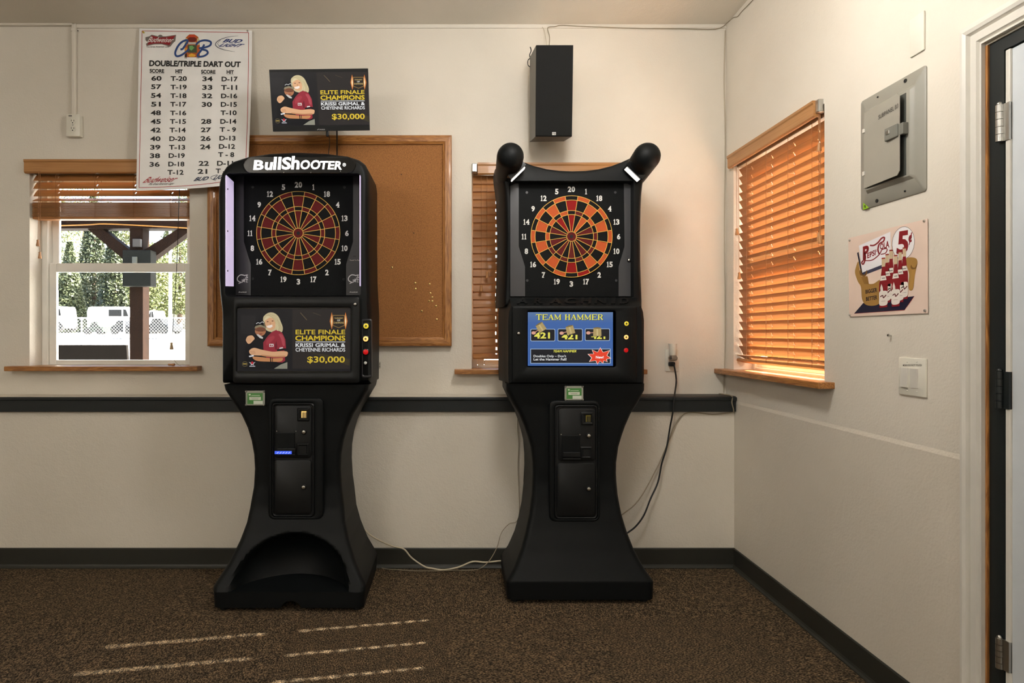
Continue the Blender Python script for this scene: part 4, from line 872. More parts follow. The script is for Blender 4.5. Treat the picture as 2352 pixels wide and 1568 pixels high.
for x0, y0, x1, y1 in ((514, 497, 811, 645), (840, 494, 1140, 645), (1168, 493, 1468, 640)): a.rr(x0, y0, x1, y1, 16, ol)
a.rect(514, 735, 1475, 912, ol); a.lv = 4
for x0, y0, x1, y1 in ((514, 497, 811, 645), (840, 494, 1140, 645), (1168, 493, 1468, 640)): a.rr(x0 + 6, y0 + 6, x1 - 6, y1 - 6, 12, (26, 26, 30))
a.rect(520, 741, 1468, 906, (26, 26, 30)); a.lv = 5
a.text('421', 558, 538, 748, 612, yl, .035); a.text('421', 888, 552, 1078, 622, yl, .035); a.text('421', 1243, 545, 1412, 618, yl, .035)
a.text('TEAM HAMMER', 783, 750, 1072, 779, yl, .012, .03); a.text("Doubles Only \u2013 Don't", 552, 808, 942, 845, (236, 236, 236), .012); a.text('Let the Hammer Fall!', 552, 847, 947, 876, (236, 236, 236), .012)
star = [(1352, 718), (1386, 775), (1470, 752), (1436, 815), (1485, 850), (1430, 862), (1440, 895), (1395, 880), (1388, 915), (1348, 885), (1318, 924), (1295, 880), (1216, 892), (1245, 845), (1198, 798), (1270, 795), (1250, 745), (1318, 775)]
a.poly(star, (240, 214, 200)); a.lv = 6
a.rect(846, 540, 1134, 568, (26, 26, 30)); a.rect(1174, 545, 1462, 588, (26, 26, 30)); 
a.poly([(1345 + (x - 1345) * .91, 830 + (y - 830) * .91) for x, y in star], (226, 66, 40)); a.lv = 7
tan = (172, 150, 98)
for cx, cy, ang in ((640, 480, -.55), (992, 512, -.25), (1316, 535, 0.0)):
    ca, sa = math.cos(ang), math.sin(ang); f = lambda x, y: (cx + x * ca - y * sa, cy + x * sa + y * ca)
    a.poly([f(-46, -50), f(46, -50), f(50, 48), f(-50, 48)], tan); a.lv = 8; a.poly([f(-44, -52), f(0, -60), f(44, -52), f(40, -44), f(0, -40), f(-40, -44)], (120, 102, 66)); a.poly([f(-10, -38), f(8, -38), f(10, 44), f(-8, 44)], (196, 176, 124)); a.lv = 7
for hx, hy, ex, ey in ((552, 545, 606, 512), (888, 548, 948, 532), (1208, 545, 1270, 542)):
    a.line([(hx, hy), (ex, ey)], 8, (206, 150, 128)); a.ell(hx, hy, 26, 19, (216, 160, 138))
a.text('New!', 1298, 820, 1392, 852, (250, 240, 236), .03)
a.build('screen_picture', scr, lambda x, y, h: P(1120 + x / 5.226, 660 + y / 5.226, 2.7975) - Vector((0, h, 0)), SCREEN, step=.00012, base=.0002)
lock(sd, 1191, 765.5, 2.788, .006, .008)
m = MB(); rim(m, (1428, 727, 1452, 815), (1430.5, 730, 1449.5, 812), 2.7872, 2.80, 4, 3, 2.81); m.build('button_panel', BLACK2, B, smooth=40)
m = MB(); box_px(m, 1429.5, 729, 1450.5, 813, 2.7975, 2.81, .001, 1); m.build('button_recess', DEEP, B)
push_button(B, 1437.6, 743, 2.798, (226, 186, 60), .3, 'yellow round button', r=.0115, mark=(50, 40, 16)); push_button(B, 1437, 774, 2.798, (255, 190, 110), 1.4, 'lit orange button', r=.0115, mark=(214, 140, 60)); push_button(B, 1436.7, 804, 2.798, (196, 14, 20), .2, 'red round button', r=.0115)
licence(B, 1297, 886, 1340, 919, 2.806)
coin_door(B, (1262, 920, 1378, 1198), (1274, 930, 1373, 1192), (1283, 938, 1368, 1059), (1280, 1063, 1368, 1187), 2.792, (1335, 946.5, 1363, 976), (1352, 1000), (1291, 1000, 1333, 1056), (1334, 1026, 1360, 1053.5), (1352, 1121.5), None, (150, 130, 50), [(1289, 998), (1332, 998)])
# ------------------------------------------------------------------ television on the wall
tvq = [(618, 160), (845, 157), (849, 299), (627, 302)]; dt, db = 2.895, 2.96
def tv_d(x, y): t = (y - 159) / 141.0; return 1 / ((1 - t) / dt + t / db)
tv3 = [P(x, y, tv_d(x, y)) for x, y in tvq]; tvn = (tv3[1] - tv3[0]).cross(tv3[3] - tv3[0]).normalized()
if tvn.y < 0: tvn = -tvn
T = thing('television', 'small flat television on the wall above the corkboard', 'television', tuple((tv3[2] + tv3[3]) / 2))
m = MB(); m.hexa(tv3, [p + tvn * .012 for p in tv3]); c4 = sum(tv3, Vector()) / 4
m.hexa([c4 + (p - c4) * .9 + tvn * .012 for p in tv3], [c4 + (p - c4) * .8 + tvn * .04 for p in tv3]); m.build('housing', BLACK2, T)
cq = [(620.2, 166.7), (845.5, 165), (848, 286), (630, 287.4)]
def tvmap(x, y, h):
    u = (x - 380) / 1310.0; v = (y - 262) / 713.0
    px = (cq[0][0] * (1 - u) + cq[1][0] * u) * (1 - v) + (cq[3][0] * (1 - u) + cq[2][0] * u) * v; py = (cq[0][1] * (1 - u) + cq[1][1] * u) * (1 - v) + (cq[3][1] * (1 - u) + cq[2][1] * u) * v
    return P(px, py, tv_d(px, py)) - tvn * h
art = champion_art(1.0); art.p = [(([(max(372, min(1692, x)), max(256, min(985, y))) for x, y in pts] if i == 0 else pts), f, c, lv) for i, (pts, f, c, lv) in enumerate(art.p)]
art.build('screen_picture', T, tvmap, SCREEN, step=.00012, base=.0004)
a = Art(); a.text('SANSUI', 733, 296, 746, 298.5, (190, 190, 190), .01); a.poly([(728, 298.5), (731, 296), (733, 296), (730, 298.5)], (190, 190, 190)); a.build('badge', T, lambda x, y, h: P(x, y, tv_d(x, y)) - tvn * h, PRINT)
m = MB(); k = P(737, 235, 2.98); m.rbox(k.x - .03, k.x + .03, 2.97, YU - .012, k.z - .03, k.z + .03, .006); m.rbox(k.x - .07, k.x + .07, YU - .014, YU - .0005, k.z - .045, k.z + .045, .003); m.build('wall_bracket', BLACK2, T)
def cable(name, label, pts, r, m, cat='cable', n=8, sm=6): return tag(MB().tube(pts, r, n, sm).build(name, m, smooth=60), label, cat)
p = [(752, 301, 2.965), (756, 314, 2.99), (757, 330, 3.05), (755, 350, 3.09), (752, 400, 3.095)]
m = MB().tube([P(*q) for q in p], .0018, 6, 5); o = m.build('cable', CABLEK, smooth=60); tag(o, 'thin black plug lead hanging under the television', 'cable')
MB().rbox(*(lambda c: (c.x - .006, c.x + .006, c.y - .006, c.y + .006, c.z - .022, c.z + .004))(P(752, 303, 2.966)), .003).build('plug', BLACK2, o)
cable('cable', 'thick straight black cable running down from the television', [P(774, 300, 2.97), P(774, 318, 3.0), P(774, 350, 3.09), P(774, 420, 3.095)], .0034, CABLEK)

# ------------------------------------------------------------------ banner poster
def post_d(x, y): v = max(0.0, (y - 65) / 372.0); u = (x - 313) / 262.0; return 3.212 - .052 * min(1, v * 1.25) ** .8 - .050 * max(0, u) ** 1.5 * v * v
def postmap(x, y, h): d = post_d(x, y); return P(x, y, d) - Vector((0, h, 0))
def edge_l(v): return 320 - 7 * v
def edge_r(v): return 579 - 9 * v * v - 2 * v
nx, ny = 14, 20; vs = []; fs = []
for j in range(ny + 1):
    for i in range(nx + 1):
        u, v = i / nx, j / ny; x = edge_l(v) * (1 - u) + edge_r(v) * u; y = (65 + 5 * u) * (1 - v) + (438 - 13 * u ** 2.2 - 5 * u) * v; vs.append((x, y))
for j in range(ny):
    for i in range(nx): b = j * (nx + 1) + i; fs.append([b, b + 1, b + nx + 2, b + nx + 1])
nv = len(vs); mb = MB(); V = [postmap(x, y, 0) for x, y in vs] + [postmap(x, y, -.0008) for x, y in vs]
rimf = [i for i in range(nx + 1)] + [(j + 1) * (nx + 1) - 1 for j in range(1, ny + 1)] + [ny * (nx + 1) + i for i in range(nx - 1, -1, -1)] + [j * (nx + 1) for j in range(ny - 1, 0, -1)]
mb.add(V, fs + [[i + nv for i in q[::-1]] for q in fs] + [[rimf[k], rimf[(k + 1) % len(rimf)], rimf[(k + 1) % len(rimf)] + nv, rimf[k] + nv] for k in range(len(rimf))])
poster = tag(mb.build('banner', mat('banner_vinyl', (244, 243, 240), .42), smooth=50), 'white vinyl dart score banner pinned above the raised blind', 'banner')
PBP = []
def sheet(nm):
    q = Art(); PBP.append((nm, q)); return q
a = sheet('border_line'); red = (176, 40, 40)
lx = lambda y: 326.5 - 7 * (y - 72) / 360.0; rx = lambda y: 571 - 9 * ((y - 72) / 360.0) ** 2
ys = [71 + 12 * k for k in range(31)]
a.line([(lx(y), y) for y in ys], 1.2, red); a.line([(rx(y), y + 4 - 5 * (y - 71) / 360) for y in ys[:-1]], 1.2, red); a.line([(326.5, 71), (450, 73), (571, 75)], 1.2, red); a.line([(319.5, 431), (380, 429), (440, 425.5), (500, 419), (561, 408)], 1.2, red, 3)
def zb(x, y): return (300 + x / 7.84, 50 + y / 7.84)
def zp(pts): return [zb(*p) for p in pts]
a = sheet('bow_tie_logo')
a.poly(zp([(268, 280), (340, 262), (380, 235), (500, 262), (640, 262), (820, 236), (806, 350), (770, 380), (716, 450), (560, 408), (430, 410), (290, 438), (276, 400), (310, 372), (268, 330)]), (120, 112, 106)); a.lv = 1
a.poly(zp([(340, 290), (384, 250), (510, 282), (640, 278), (806, 250), (700, 424), (560, 392), (430, 392), (296, 420), (320, 380)]), (146, 24, 34)); a.ell(*zb(537, 262), 5, 3.4, (120, 112, 106)); a.lv = 2
q = zp([(310, 268), (808, 290), (800, 372), (296, 372)]); a.quadtext('Budweiser', q, (236, 232, 226), .012, .12)
q = zp([(284, 440), (706, 436), (704, 470), (284, 470)]); a.quadtext('The Great American Lager', q, (96, 90, 84), .02)
a = sheet('jukebox_logo')
a.lv = 1; a.poly(zp([(975, 640), (975, 340), (1000, 280), (1060, 228), (1150, 228), (1215, 270), (1248, 340), (1248, 640)]), (186, 92, 40)); a.poly(zp([(970, 640), (1016, 640), (1016, 664), (970, 660)]), (170, 166, 160)); a.poly(zp([(1190, 640), (1240, 640), (1236, 664), (1188, 660)]), (170, 166, 160)); a.lv = 2
a.poly(zp([(975, 340), (1000, 290), (1024, 310), (1024, 420), (975, 420)]), (206, 196, 150)); a.poly(zp([(1248, 340), (1222, 290), (1200, 310), (1200, 420), (1248, 420)]), (206, 196, 150)); a.ell(*zb(1110, 320), 10, 6, (110, 32, 22)); a.poly(zp([(1040, 370), (1180, 370), (1180, 408), (1040, 408)]), (200, 198, 190)); a.poly(zp([(1030, 420), (1190, 420), (1196, 560), (1026, 560)]), (70, 84, 60)); a.poly(zp([(975, 470), (1020, 470), (1020, 560), (975, 560)]), (216, 150, 50)); a.poly(zp([(975, 600), (1016, 560), (1016, 640), (975, 640)]), (60, 36, 26)); a.lv = 3
a.poly(zp([(1060, 440), (1110, 430), (1150, 470), (1100, 520), (1060, 500)]), (112, 170, 96)); a.poly(zp([(1040, 600), (1100, 570), (1180, 600), (1150, 632), (1060, 632)]), (232, 176, 60)); a.poly(zp([(1030, 250), (1110, 236), (1190, 256), (1150, 280), (1070, 280)]), (206, 70, 34))
navy = (44, 74, 132)
a.lv = 4; a.line(zp([(900, 500), (940, 490), (990, 420), (1030, 350), (1000, 335), (920, 370), (850, 450), (806, 560), (830, 620), (900, 610), (980, 560), (1060, 490)]), 4.6, navy, 4)
a.line(zp([(1330, 410), (1270, 520), (1210, 600), (1230, 630), (1320, 620), (1390, 570), (1370, 520), (1290, 500)]), 4.4, navy, 4); a.lv = 5; a.line(zp([(1180, 420), (1240, 360), (1340, 336), (1440, 360), (1440, 420), (1360, 460), (1230, 480)]), 4.4, navy, 4)
a = sheet('oval_logo')
a.lv = 1; a.line(zp([(1940, 256), (1760, 275), (1600, 330), (1530, 400), (1570, 460), (1700, 510), (1880, 540)]), lambda t: .3 + 1.3 * math.sin(math.pi * t), (60, 66, 84), 5); a.line(zp([(1620, 330), (1570, 390), (1600, 440)]), .8, (60, 66, 84), 4); a.lv = 2
a.quadtext('BUD', zp([(1680, 308), (2046, 320), (2020, 384), (1650, 372)]), (38, 58, 120), .035, .15); a.quadtext('LIGHT', zp([(1612, 392), (2066, 402), (2010, 462), (1580, 448)]), (38, 58, 120), .035, .15)
ink = (26, 26, 26); a = sheet('heading_lettering'); a.lv = 2
a.quadtext('DOUBLE/TRIPLE DART OUT', zp([(342, 694), (1986, 718), (1978, 820), (336, 802)]), ink, .04)
for t, x0, x1, y in (('SCORE', 344, 606, 850), ('HIT', 810, 938, 858), ('SCORE', 1270, 1530, 866), ('HIT', 1732, 1860, 870)):
    a.quadtext(t, zp([(x0, y), (x1, y + 4), (x1, y + 72), (x0, y + 70)]), ink, .04); a.quadtext('_', zp([(x0, y + 80), (x1, y + 83), (x1, y + 86), (x0, y + 83)]), ink, 0)
def z1(x, y): return (x / 3.267, y / 3.267)
S1 = [('60', 1175, 588), ('57', 1173, 652), ('54', 1172, 717), ('51', 1171, 782), ('48', 1170, 847), ('45', 1169, 912), ('42', 1168, 976), ('40', 1167, 1041), ('39', 1166, 1105), ('38', 1164, 1169), ('36', 1161, 1233),
      ('34', 1558, 592), ('33', 1556, 656), ('32', 1555, 720), ('30', 1553, 784), ('28', 1548, 911), ('27', 1546, 975), ('26', 1544, 1039), ('24', 1541, 1102), ('22', 1530, 1226), ('21', 1520, 1286)]
S2 = [('T-20', 1342, 590), ('T-19', 1341, 654), ('T-18', 1340, 719), ('T-17', 1339, 783), ('T-16', 1338, 848), ('T-15', 1336, 912), ('T-14', 1334, 976), ('D-20', 1332, 1041), ('T-13', 1330, 1105), ('D-19', 1327, 1168), ('D-18', 1324, 1231), ('T-12', 1318, 1293),
      ('D-17', 1724, 594), ('T-11', 1720, 657), ('D-16', 1720, 720), ('D-15', 1718, 784), ('T-10', 1716, 847), ('D-14', 1714, 911), ('T - 9', 1711, 973), ('D-13', 1708, 1037), ('D-12', 1704, 1099), ('T - 8', 1698, 1160), ('D-11', 1690, 1225), ('T - 7', 1680, 1283)]
for t, x, y in S1: q = z1(x, y); a = sheet('score_entry'); a.lv = 2; a.ctext(t, q[0], q[1], 23.5 if '1' not in t else 22, 11, ink, .028)
for t, x, y in S2: q = z1(x, y); a = sheet('hit_entry'); a.lv = 2; a.ctext(t, q[0], q[1], 37, 11, ink, .028)
a = sheet('footer_lettering'); a.lv = 2
a.quadtext('Budweiser', [(329, 407), (416, 404), (412, 417), (327, 420)], (170, 28, 36), .012, .2); a.quadtext('The Great American Lager', [(339, 420.5), (403, 419), (402, 425), (338, 426.5)], (50, 46, 46), .008, .1)
a.quadtext('BUD', [(449, 407), (483, 405), (480, 414), (444, 416)], (52, 62, 84), .04, .15); a.line([(500, 401), (487, 405), (485, 410), (496, 415)], 1.0, (52, 62, 84), 4); a.quadtext('LIGHT', [(493, 403), (535, 398), (530, 408), (488, 413)], (52, 62, 84), .04, .15)
for nm, q in PBP: q.build(nm, poster, postmap, PRINT, step=.00025, base=.0008)
for x, y, mm in ((330.5, 75, mat('yellow_pin', (206, 180, 60), .4)), (569, 71.5, STEEL)):
    c = postmap(x, y, .001); MB().lathe(c, c - Vector((0, .007, 0)), [(0, .0045), (.3, .0045), (.5, .003), (1, .004)], 10).build('pin', mm, poster, smooth=40)

# ------------------------------------------------------------------ corkboard and thumbtacks
K0 = P(475, 795, 3.19); K1 = P(1037.5, 309.5, 3.19)
cb = thing('corkboard', 'large corkboard in an oak frame behind the lit-sign dart machine', 'corkboard', ((K0.x + K1.x) / 2, 3.2, K0.z))
MB().box(K0.x + .02, K1.x - .02, 3.206, YU - .003, K0.z + .02, K1.z - .02).build('cork_panel', CORK, cb)
fw = .046
def stile(horiz, x0, x1, z0, z1, dirn):
    pr = [(0, 3.222), (0, 3.196), (.004, 3.191), (.014, 3.189), (.034, 3.189), (.040, 3.193), (fw, 3.196), (fw, 3.222)]
    if horiz: return MB().loft([[(x0 + t, y, z0 + dirn * t) for t, y in pr], [(x1 - t, y, z0 + dirn * t) for t, y in pr]])
    return MB().loft([[(x0 + dirn * t, y, z0 + t) for t, y in pr], [(x0 + dirn * t, y, z1 - t) for t, y in pr]])
stile(True, K0.x, K1.x, K1.z, 0, -1).build('frame_rail', OAK_X, cb); stile(True, K0.x, K1.x, K0.z, 0, 1).build('frame_rail', OAK_X, cb)
stile(False, K0.x, 0, K0.z, K1.z, 1).build('frame_stile', OAK_Z, cb); stile(False, K1.x, 0, K0.z, K1.z, -1).build('frame_stile', OAK_Z, cb)
tacks = [(1279, 970), (1433, 1073), (1435, 1113), (1529, 1080), (1534, 1141), (1547, 1168), (1526, 1193), (1547, 1195), (1572, 1227), (1477, 1260), (1577, 1316)]
mt = MB().lathe((0, .004, 0), (0, -.0035, 0), [(0, .0006), (.5, .0007), (.52, .0052), (.8, .0045), (1, .001)], 12).mesh('thumbtack', smooth=40); mt.materials.append(BRASS)
for i, (x, y) in enumerate(tacks):
    q = P(460 + x / 2.903, 280 + y / 2.903, 3.2055); o = inst('thumbtack', mt, None, q)
    lab = ['lone brass thumbtack high on the cork nearest the machine', 'upper brass thumbtack of the vertical pair in the cluster', 'lower brass thumbtack of the vertical pair in the cluster', 'topmost brass thumbtack of the column near the frame', 'second brass thumbtack down the column near the frame', 'third brass thumbtack down the column near the frame', 'brass thumbtack left in the side-by-side pair by the frame', 'brass thumbtack right in the side-by-side pair by the frame', 'brass thumbtack close to the frame just above the lowest one', 'brass thumbtack set apart low and left of the cluster', 'lowest brass thumbtack near the corkboard corner'][i]
    tag(o, lab, 'thumbtack', 'brass thumbtacks in the corkboard')
for x, y in ((1340, 352), (1424, 742)):
    q = P(460 + x / 2.903, 280 + y / 2.903, 3.2055); tag(MB().lathe(q + Vector((0, .004, 0)), q - Vector((0, .003, -.001)), [(0, .0008), (1, .0028)], 8).build('staple', DEEP), 'dark staple high on the cork' if y < 500 else 'dark staple halfway down the cork', 'staple')

# ------------------------------------------------------------------ loudspeaker
f4 = [P(1231, 104.5, 2.90), P(1316, 104.5, 2.90), P(1313, 314, 2.965), P(1229.5, 314, 2.965)]; b4 = [P(1217, 131, 3.10), P(1297, 131, 3.10), P(1295, 324.5, 3.165), P(1216.5, 326, 3.165)]
sk = thing('loudspeaker', 'black box loudspeaker hung high on the wall above the horned machine', 'loudspeaker', tuple((f4[2] + f4[3] + b4[2] + b4[3]) / 4))
MB().hexa(f4, b4).build('cabinet', wood('speaker_veneer', (66, 60, 52), (84, 76, 66), 2, coat=0), sk)
fn = (f4[1] - f4[0]).cross(f4[3] - f4[0]).normalized(); fn = -fn if fn.y > 0 else fn; c4 = sum(f4, Vector()) / 4
g = [c4 + (p - c4) * .995 for p in f4]; m = MB(); m.loft([g, [p + fn * .010 for p in g], [c4 + (p - c4) * .97 + fn * .014 for p in f4]]); m.build('grille', mat('speaker_cloth', (14, 15, 15), .95, var=.3, vscale=700, bump=.4, bscale=700), sk)
bp_ = c4 * .06 + (f4[2] + f4[3]) * .47; e1 = (f4[1] - f4[0]).normalized() * .0085; e2 = (f4[0] - f4[3]).normalized() * .0065
m = MB(); m.hexa([bp_ + fn * .0145 + e1 + e2, bp_ + fn * .0145 - e1 + e2, bp_ + fn * .0145 - e1 - e2, bp_ + fn * .0145 + e1 - e2], [bp_ + fn * .0165 + e1 + e2, bp_ + fn * .0165 - e1 + e2, bp_ + fn * .0165 - e1 - e2, bp_ + fn * .0165 + e1 - e2]); bd = m.build('badge', STEEL, sk)
a = Art(); a.text('PSB', -.8, -.7, .8, .7, (40, 40, 42), .03); a.build('badge_lettering', bd, lambda x, y, h: bp_ + fn * (.0165 + h) + e1 * x - e2 * y, PRINT)
kq = P(1255, 230, 3.14); MB().rbox(kq.x - .04, kq.x + .04, 3.12, YU - .0005, kq.z - .03, kq.z + .03, .004).build('wall_bracket', BLACK2, sk)
m = MB(); h0 = b4[0] + Vector((.003, 0, -.01)); m.tube([h0, h0 + Vector((-.004, 0, .02)), h0 + Vector((.003, -.004, .04)), h0 + Vector((-.001, 0, .06))], .0025, 6, 4); m.tube([h0 + Vector((0, 0, .005)), h0 + Vector((-.012, 0, -.006)), h0 + Vector((-.012, 0, -.03)), h0 + Vector((0, 0, -.04))], .0022, 6, 4); m.build('hanging_hook', BLACK2, sk)
yw = YU - .004
cable('cable', 'pale speaker wire running along the top of the wall to the corner', [P(1261, 108, 3.09), P(1262.5, 85, 3.16), P(1258, 64, yw - .008), P(1275, 61, yw - .009), P(1290, 58, yw - .010), P(1330, 60, yw - .009), P(1450, 64.5, yw - .004), P(1560, 66, yw - .002), P(1643, 67, yw - .002), R(1672, 51, .004), R(1684, 40.5, .003), R(1694, 38, .003), R(1704, 26, .003), R(1729, 0, .003), R(1790, -70, .003)], .0019, CABLEG, sm=4)
cable('cable', 'thin white wire from the ceiling joint into the loudspeaker', [P(1246, 62, yw - .004), P(1250, 70, 3.205), P(1254, 90, 3.17), P(1256, 112, 3.10)], .0014, CABLEW)
# wires down the corner and round the end of the chair rail
xw = XR - .004
cable('cable', 'pair of pale wires running down the room corner to the rail', [Vector((xw, YU - .004, ZC - .03)), Vector((xw - .006, YU - .003, 2.5)), Vector((xw, YU - .004, 2.2)), Vector((xw - .004, YU - .003, 1.7)), Vector((xw, YU - .004, 1.2)), Vector((xw - .006, YU - .004, .95)), Vector((xw - .01, YU - .006, .872))], .0024, WIREW, sm=4)
zz = P(0, 905, YU - .01).z
cable('cable', 'pale cord wrapped over the rail end and drooping to the machine', [P(1661, 904.5, YU - .012), Vector((XR - .045, YU - .03, LEDGE + .003)), Vector((XR - .030, YL - .030, LEDGE + .003)), P(1681, 925, YL - .034), P(1685, 943, YL - .026), P(1678, 946.5, YL - .012), P(1637, 951, YL - .004), P(1581, 947, YL - .006), P(1555, 967, YL - .008), P(1535, 1015, YL - .012), P(1507, 1078, YL - .02), P(1467, 1148, 3.08), P(1428, 1182, 3.07), P(1404, 1196, 3.068)], .0030, CABLEG, sm=5)

# ------------------------------------------------------------------ outlets
def duplex(t, c, d):
    m = MB(); m.rbox(c.x - .0355, c.x + .0355, d - .006, d, c.z - .057, c.z + .057, .003, 2); m.build('cover_plate', PLATE, t, smooth=40)
    for s in (-1, 1):
        z = c.z + s * .0195; o = MB().lathe((c.x, d - .005, z), (c.x, d - .008, z), [(0, .0165), (.7, .0165), (1, .0155)], 20).build('socket', PLATE, t, smooth=40)
        m = MB(); m.box(c.x - .0075, c.x - .0052, d - .0084, d - .0078, z - .001, z + .008); m.box(c.x + .0052, c.x + .0075, d - .0084, d - .0078, z - .001, z + .007); m.cyl((c.x, d - .0078, z - .008), (c.x, d - .0084, z - .008), .003, n=10); m.build('slot', DEEP, o)
    MB().cyl((c.x, d - .0055, c.z), (c.x, d - .0075, c.z), .003, n=10).build('screw', STEEL, t)
c = P(176, 292, YU); t = thing('wall_outlet', 'cream duplex outlet high on the wall under a pipe raceway', 'outlet', (c.x, YU, c.z - .057))
MB().rbox(c.x - .0345, c.x + .0345, YU - .028, YU, c.z - .056, c.z + .056, .003).build('surface_box', PLATE, t); duplex(t, c, YU - .026)
a = Art(); a.rect(c.x * 1000 - 22, -50, c.x * 1000 - 4, -45, (70, 70, 66)); a.build('label_tape', t, lambda x, y, h: Vector((x / 1000, YU - .0325 - h, c.z - y / 1000)), PRINT)
m = MB(); zr = P(0, 54.5, YU - .01).z; xr = P(170, 60, YU - .01).x
rw = thing('cable_raceway', 'off-white metal raceway along the ceiling edge down to the outlet', 'raceway', (xr, YU, c.z))
MB().rbox(XL, xr + .012, YU - .020, YU, zr - .011, zr + .011, .006, 3).build('raceway_run', WALL, rw); MB().rbox(xr - .010, xr + .012, YU - .020, YU, c.z + .05, zr + .008, .006, 3).build('raceway_drop', WALL, rw)
zk = P(0, 72, YU).z; m = MB(); m.rbox(xr - .020, xr + .022, YU - .005, YU, zk - .008, zk + .008, .002); m.rbox(xr - .0125, xr + .0145, YU - .023, YU, zk - .007, zk + .007, .004); ck = m.build('strap', WALL, rw)
for s in (-1, 1): MB().ball((xr + .001 + s * .017, YU - .006, zk), .003, n=8, m=6).build('screw', DEEP, ck)
c = P(1542.5, 827.5, YU); t = thing('wall_outlet', 'cream duplex outlet above the chair rail with a freshener plugged in', 'outlet', (c.x, YU, c.z - .057)); duplex(t, c, YU)
t = thing('air_freshener', 'white plug-in air freshener with clear oil bulb', 'air freshener', (c.x + .003, YU - .02, c.z))
q = P(1544.5, 802, YU - .03); zt2 = P(0, 789, YU - .03).z; zm = P(0, 814, YU - .03).z; zl = P(0, 829, YU - .03).z
MB().lathe((q.x, YU - .034, zm - .004), (q.x, YU - .034, zt2), [(0, .015), (.3, .018), (.5, .0185), (.75, .020), (1, .021)], 20).build('body', PLATE, t, smooth=50)
MB().rbox(q.x - .012, q.x + .012, YU - .03, YU - .008, zm - .004, zm + .028, .003).build('plug_block', PLATE, t)
gm = mat('clear_bulb', (200, 196, 188), .05, spec=.8); gm.node_tree.nodes['Principled BSDF'].inputs['Transmission Weight'].default_value = .9
MB().lathe((q.x + .001, YU - .034, zm), (q.x + .001, YU - .034, zl), [(0, .010), (.15, .019), (.5, .024), (.8, .022), (1, .012)], 20).build('oil_bulb', gm, t, smooth=60)
pts = [(400, 208, 3.19), (406, 240, 3.186), (415, 310, 3.18), (405, 388, 3.10), (399, 440, 3.085), (393, 505, 3.08), (375, 600, 3.09), (355, 720, 3.09), (325, 820, 3.09), (300, 940, 3.085), (255, 1040, 3.075), (215, 1140, 3.068), (165, 1210, 3.066), (112, 1252, 3.066), (70, 1280, 3.066)]
pc = cable('power_cord', 'black power cord hanging from the outlet across the rail to the machine', [P(1400 + x / 2.703, 760 + y / 2.703, d) for x, y, d in pts], .0042, CABLEK, 'cord', sm=5)
q = P(1544, 836, 3.2); MB().rbox(q.x - .016, q.x + .015, YU - .034, YU - .009, q.z - .011, q.z + .011, .005).build('plug', BLACK2, pc)
# cables low between the machines
def zc(x, y, d): return P(820 + x / 5.6, 1180 + y / 5.6, d)
cable('cable', 'white cable sagging onto the carpet between the two machines', [zc(40, 150, 3.064), zc(120, 225, 3.066), (zc(230, 310, 3.072)), zc(450, 410, 3.095), zc(600, 450, 3.085), zc(700, 560, 3.075), zc(860, 672, 3.06), zc(970, 700, 3.05), zc(1090, 718, 3.045), zc(1210, 706, 3.055), zc(1330, 675, 3.07), zc(1490, 612, 3.08), zc(1650, 622, 3.075), zc(1805, 606, 3.068), zc(1900, 600, 3.066)], .0040, CABLEW, sm=5)
gz = .0028
def onfloor(x, y): d = (H - gz) * F / (1180 + y / 5.6 - VY); return Vector(((820 + x / 5.6 - VX) * d / F, d, gz))
cable('cable', 'thin grey wire dropping behind the horned machine and along the carpet', [P(1190, 948, YL - .012), P(1189, 983, YL - .010), P(1192, 1020, YL - .012), P(1190, 1070, YL - .010), P(1192, 1120, YL - .012), P(1193, 1175, YL - .014), zc(2050, 98, 3.09), zc(1960, 125, 3.09), zc(1880, 205, 3.085), zc(1840, 290, 3.08), zc(1800, 430, 3.075), zc(1710, 590, 3.06), zc(1610, 685, 3.05), onfloor(1510, 719), onfloor(1300, 724), onfloor(1090, 730), onfloor(880, 732), onfloor(700, 728), onfloor(500, 716), onfloor(400, 708), onfloor(300, 692)], .0020, CABLEG, sm=5)

# ------------------------------------------------------------------ things on the right wall
def wbox(mb, x0, x1, y0, y1, off0, off1, r=.003, zfix=None):
    """x pixel range sets the run along the wall, z from the given pixel rows at the middle"""
    a = R(x0, 800); b = R(x1, 800); xm = (x0 + x1) / 2; dm = (a.y + b.y) / 2
    z0 = H - (y1 - VY) * dm / F; z1 = H - (y0 - VY) * dm / F
    return mb.rbox(XR - off1, XR - off0, b.y, a.y, z0, z1, r, 2)
ya, yb = R(1979.7, 300).y, R(2130, 300).y
zt_l = R(1979.7, 234).z; zb_l = R(1979.7, 483.5).z; zt_p = (zt_l + R(2130, 148).z) / 2; zb_p = (zb_l + R(2130, 437.5).z) / 2
pn = thing('breaker_panel', 'grey metal breaker panel with a slightly open door on the wall', 'breaker panel', (XR, (ya + yb) / 2, zb_p))
def wr_(y0, z0, y1, z1, r, n=5): return rrect(y0, z0, y1, z1, r, n)
def ring_w(p, off): return [Vector((XR - off, y, z)) for y, z in p]
i1 = .036
o0 = wr_(yb, zb_p, ya, zt_p, .010); o1 = wr_(yb + .004, zb_p + .004, ya - .004, zt_p - .004, .008); o2 = wr_(yb + i1, zb_p + i1 + .012, ya - i1, zt_p - i1 - .006, .008); o3 = wr_(yb + i1 + .012, zb_p + i1 + .022, ya - i1 - .008, zt_p - i1 - .016, .006)
m = MB(); m.loft([ring_w(o0, 0), ring_w(o0, .003), ring_w(o1, .006), ring_w(o2, .008), ring_w(o3, .018)]); m.build('cover', GREYP, pn, smooth=35)
dy0, dy1 = yb + .066, ya - .044; dz0, dz1 = zb_p + .066, zt_p - .056
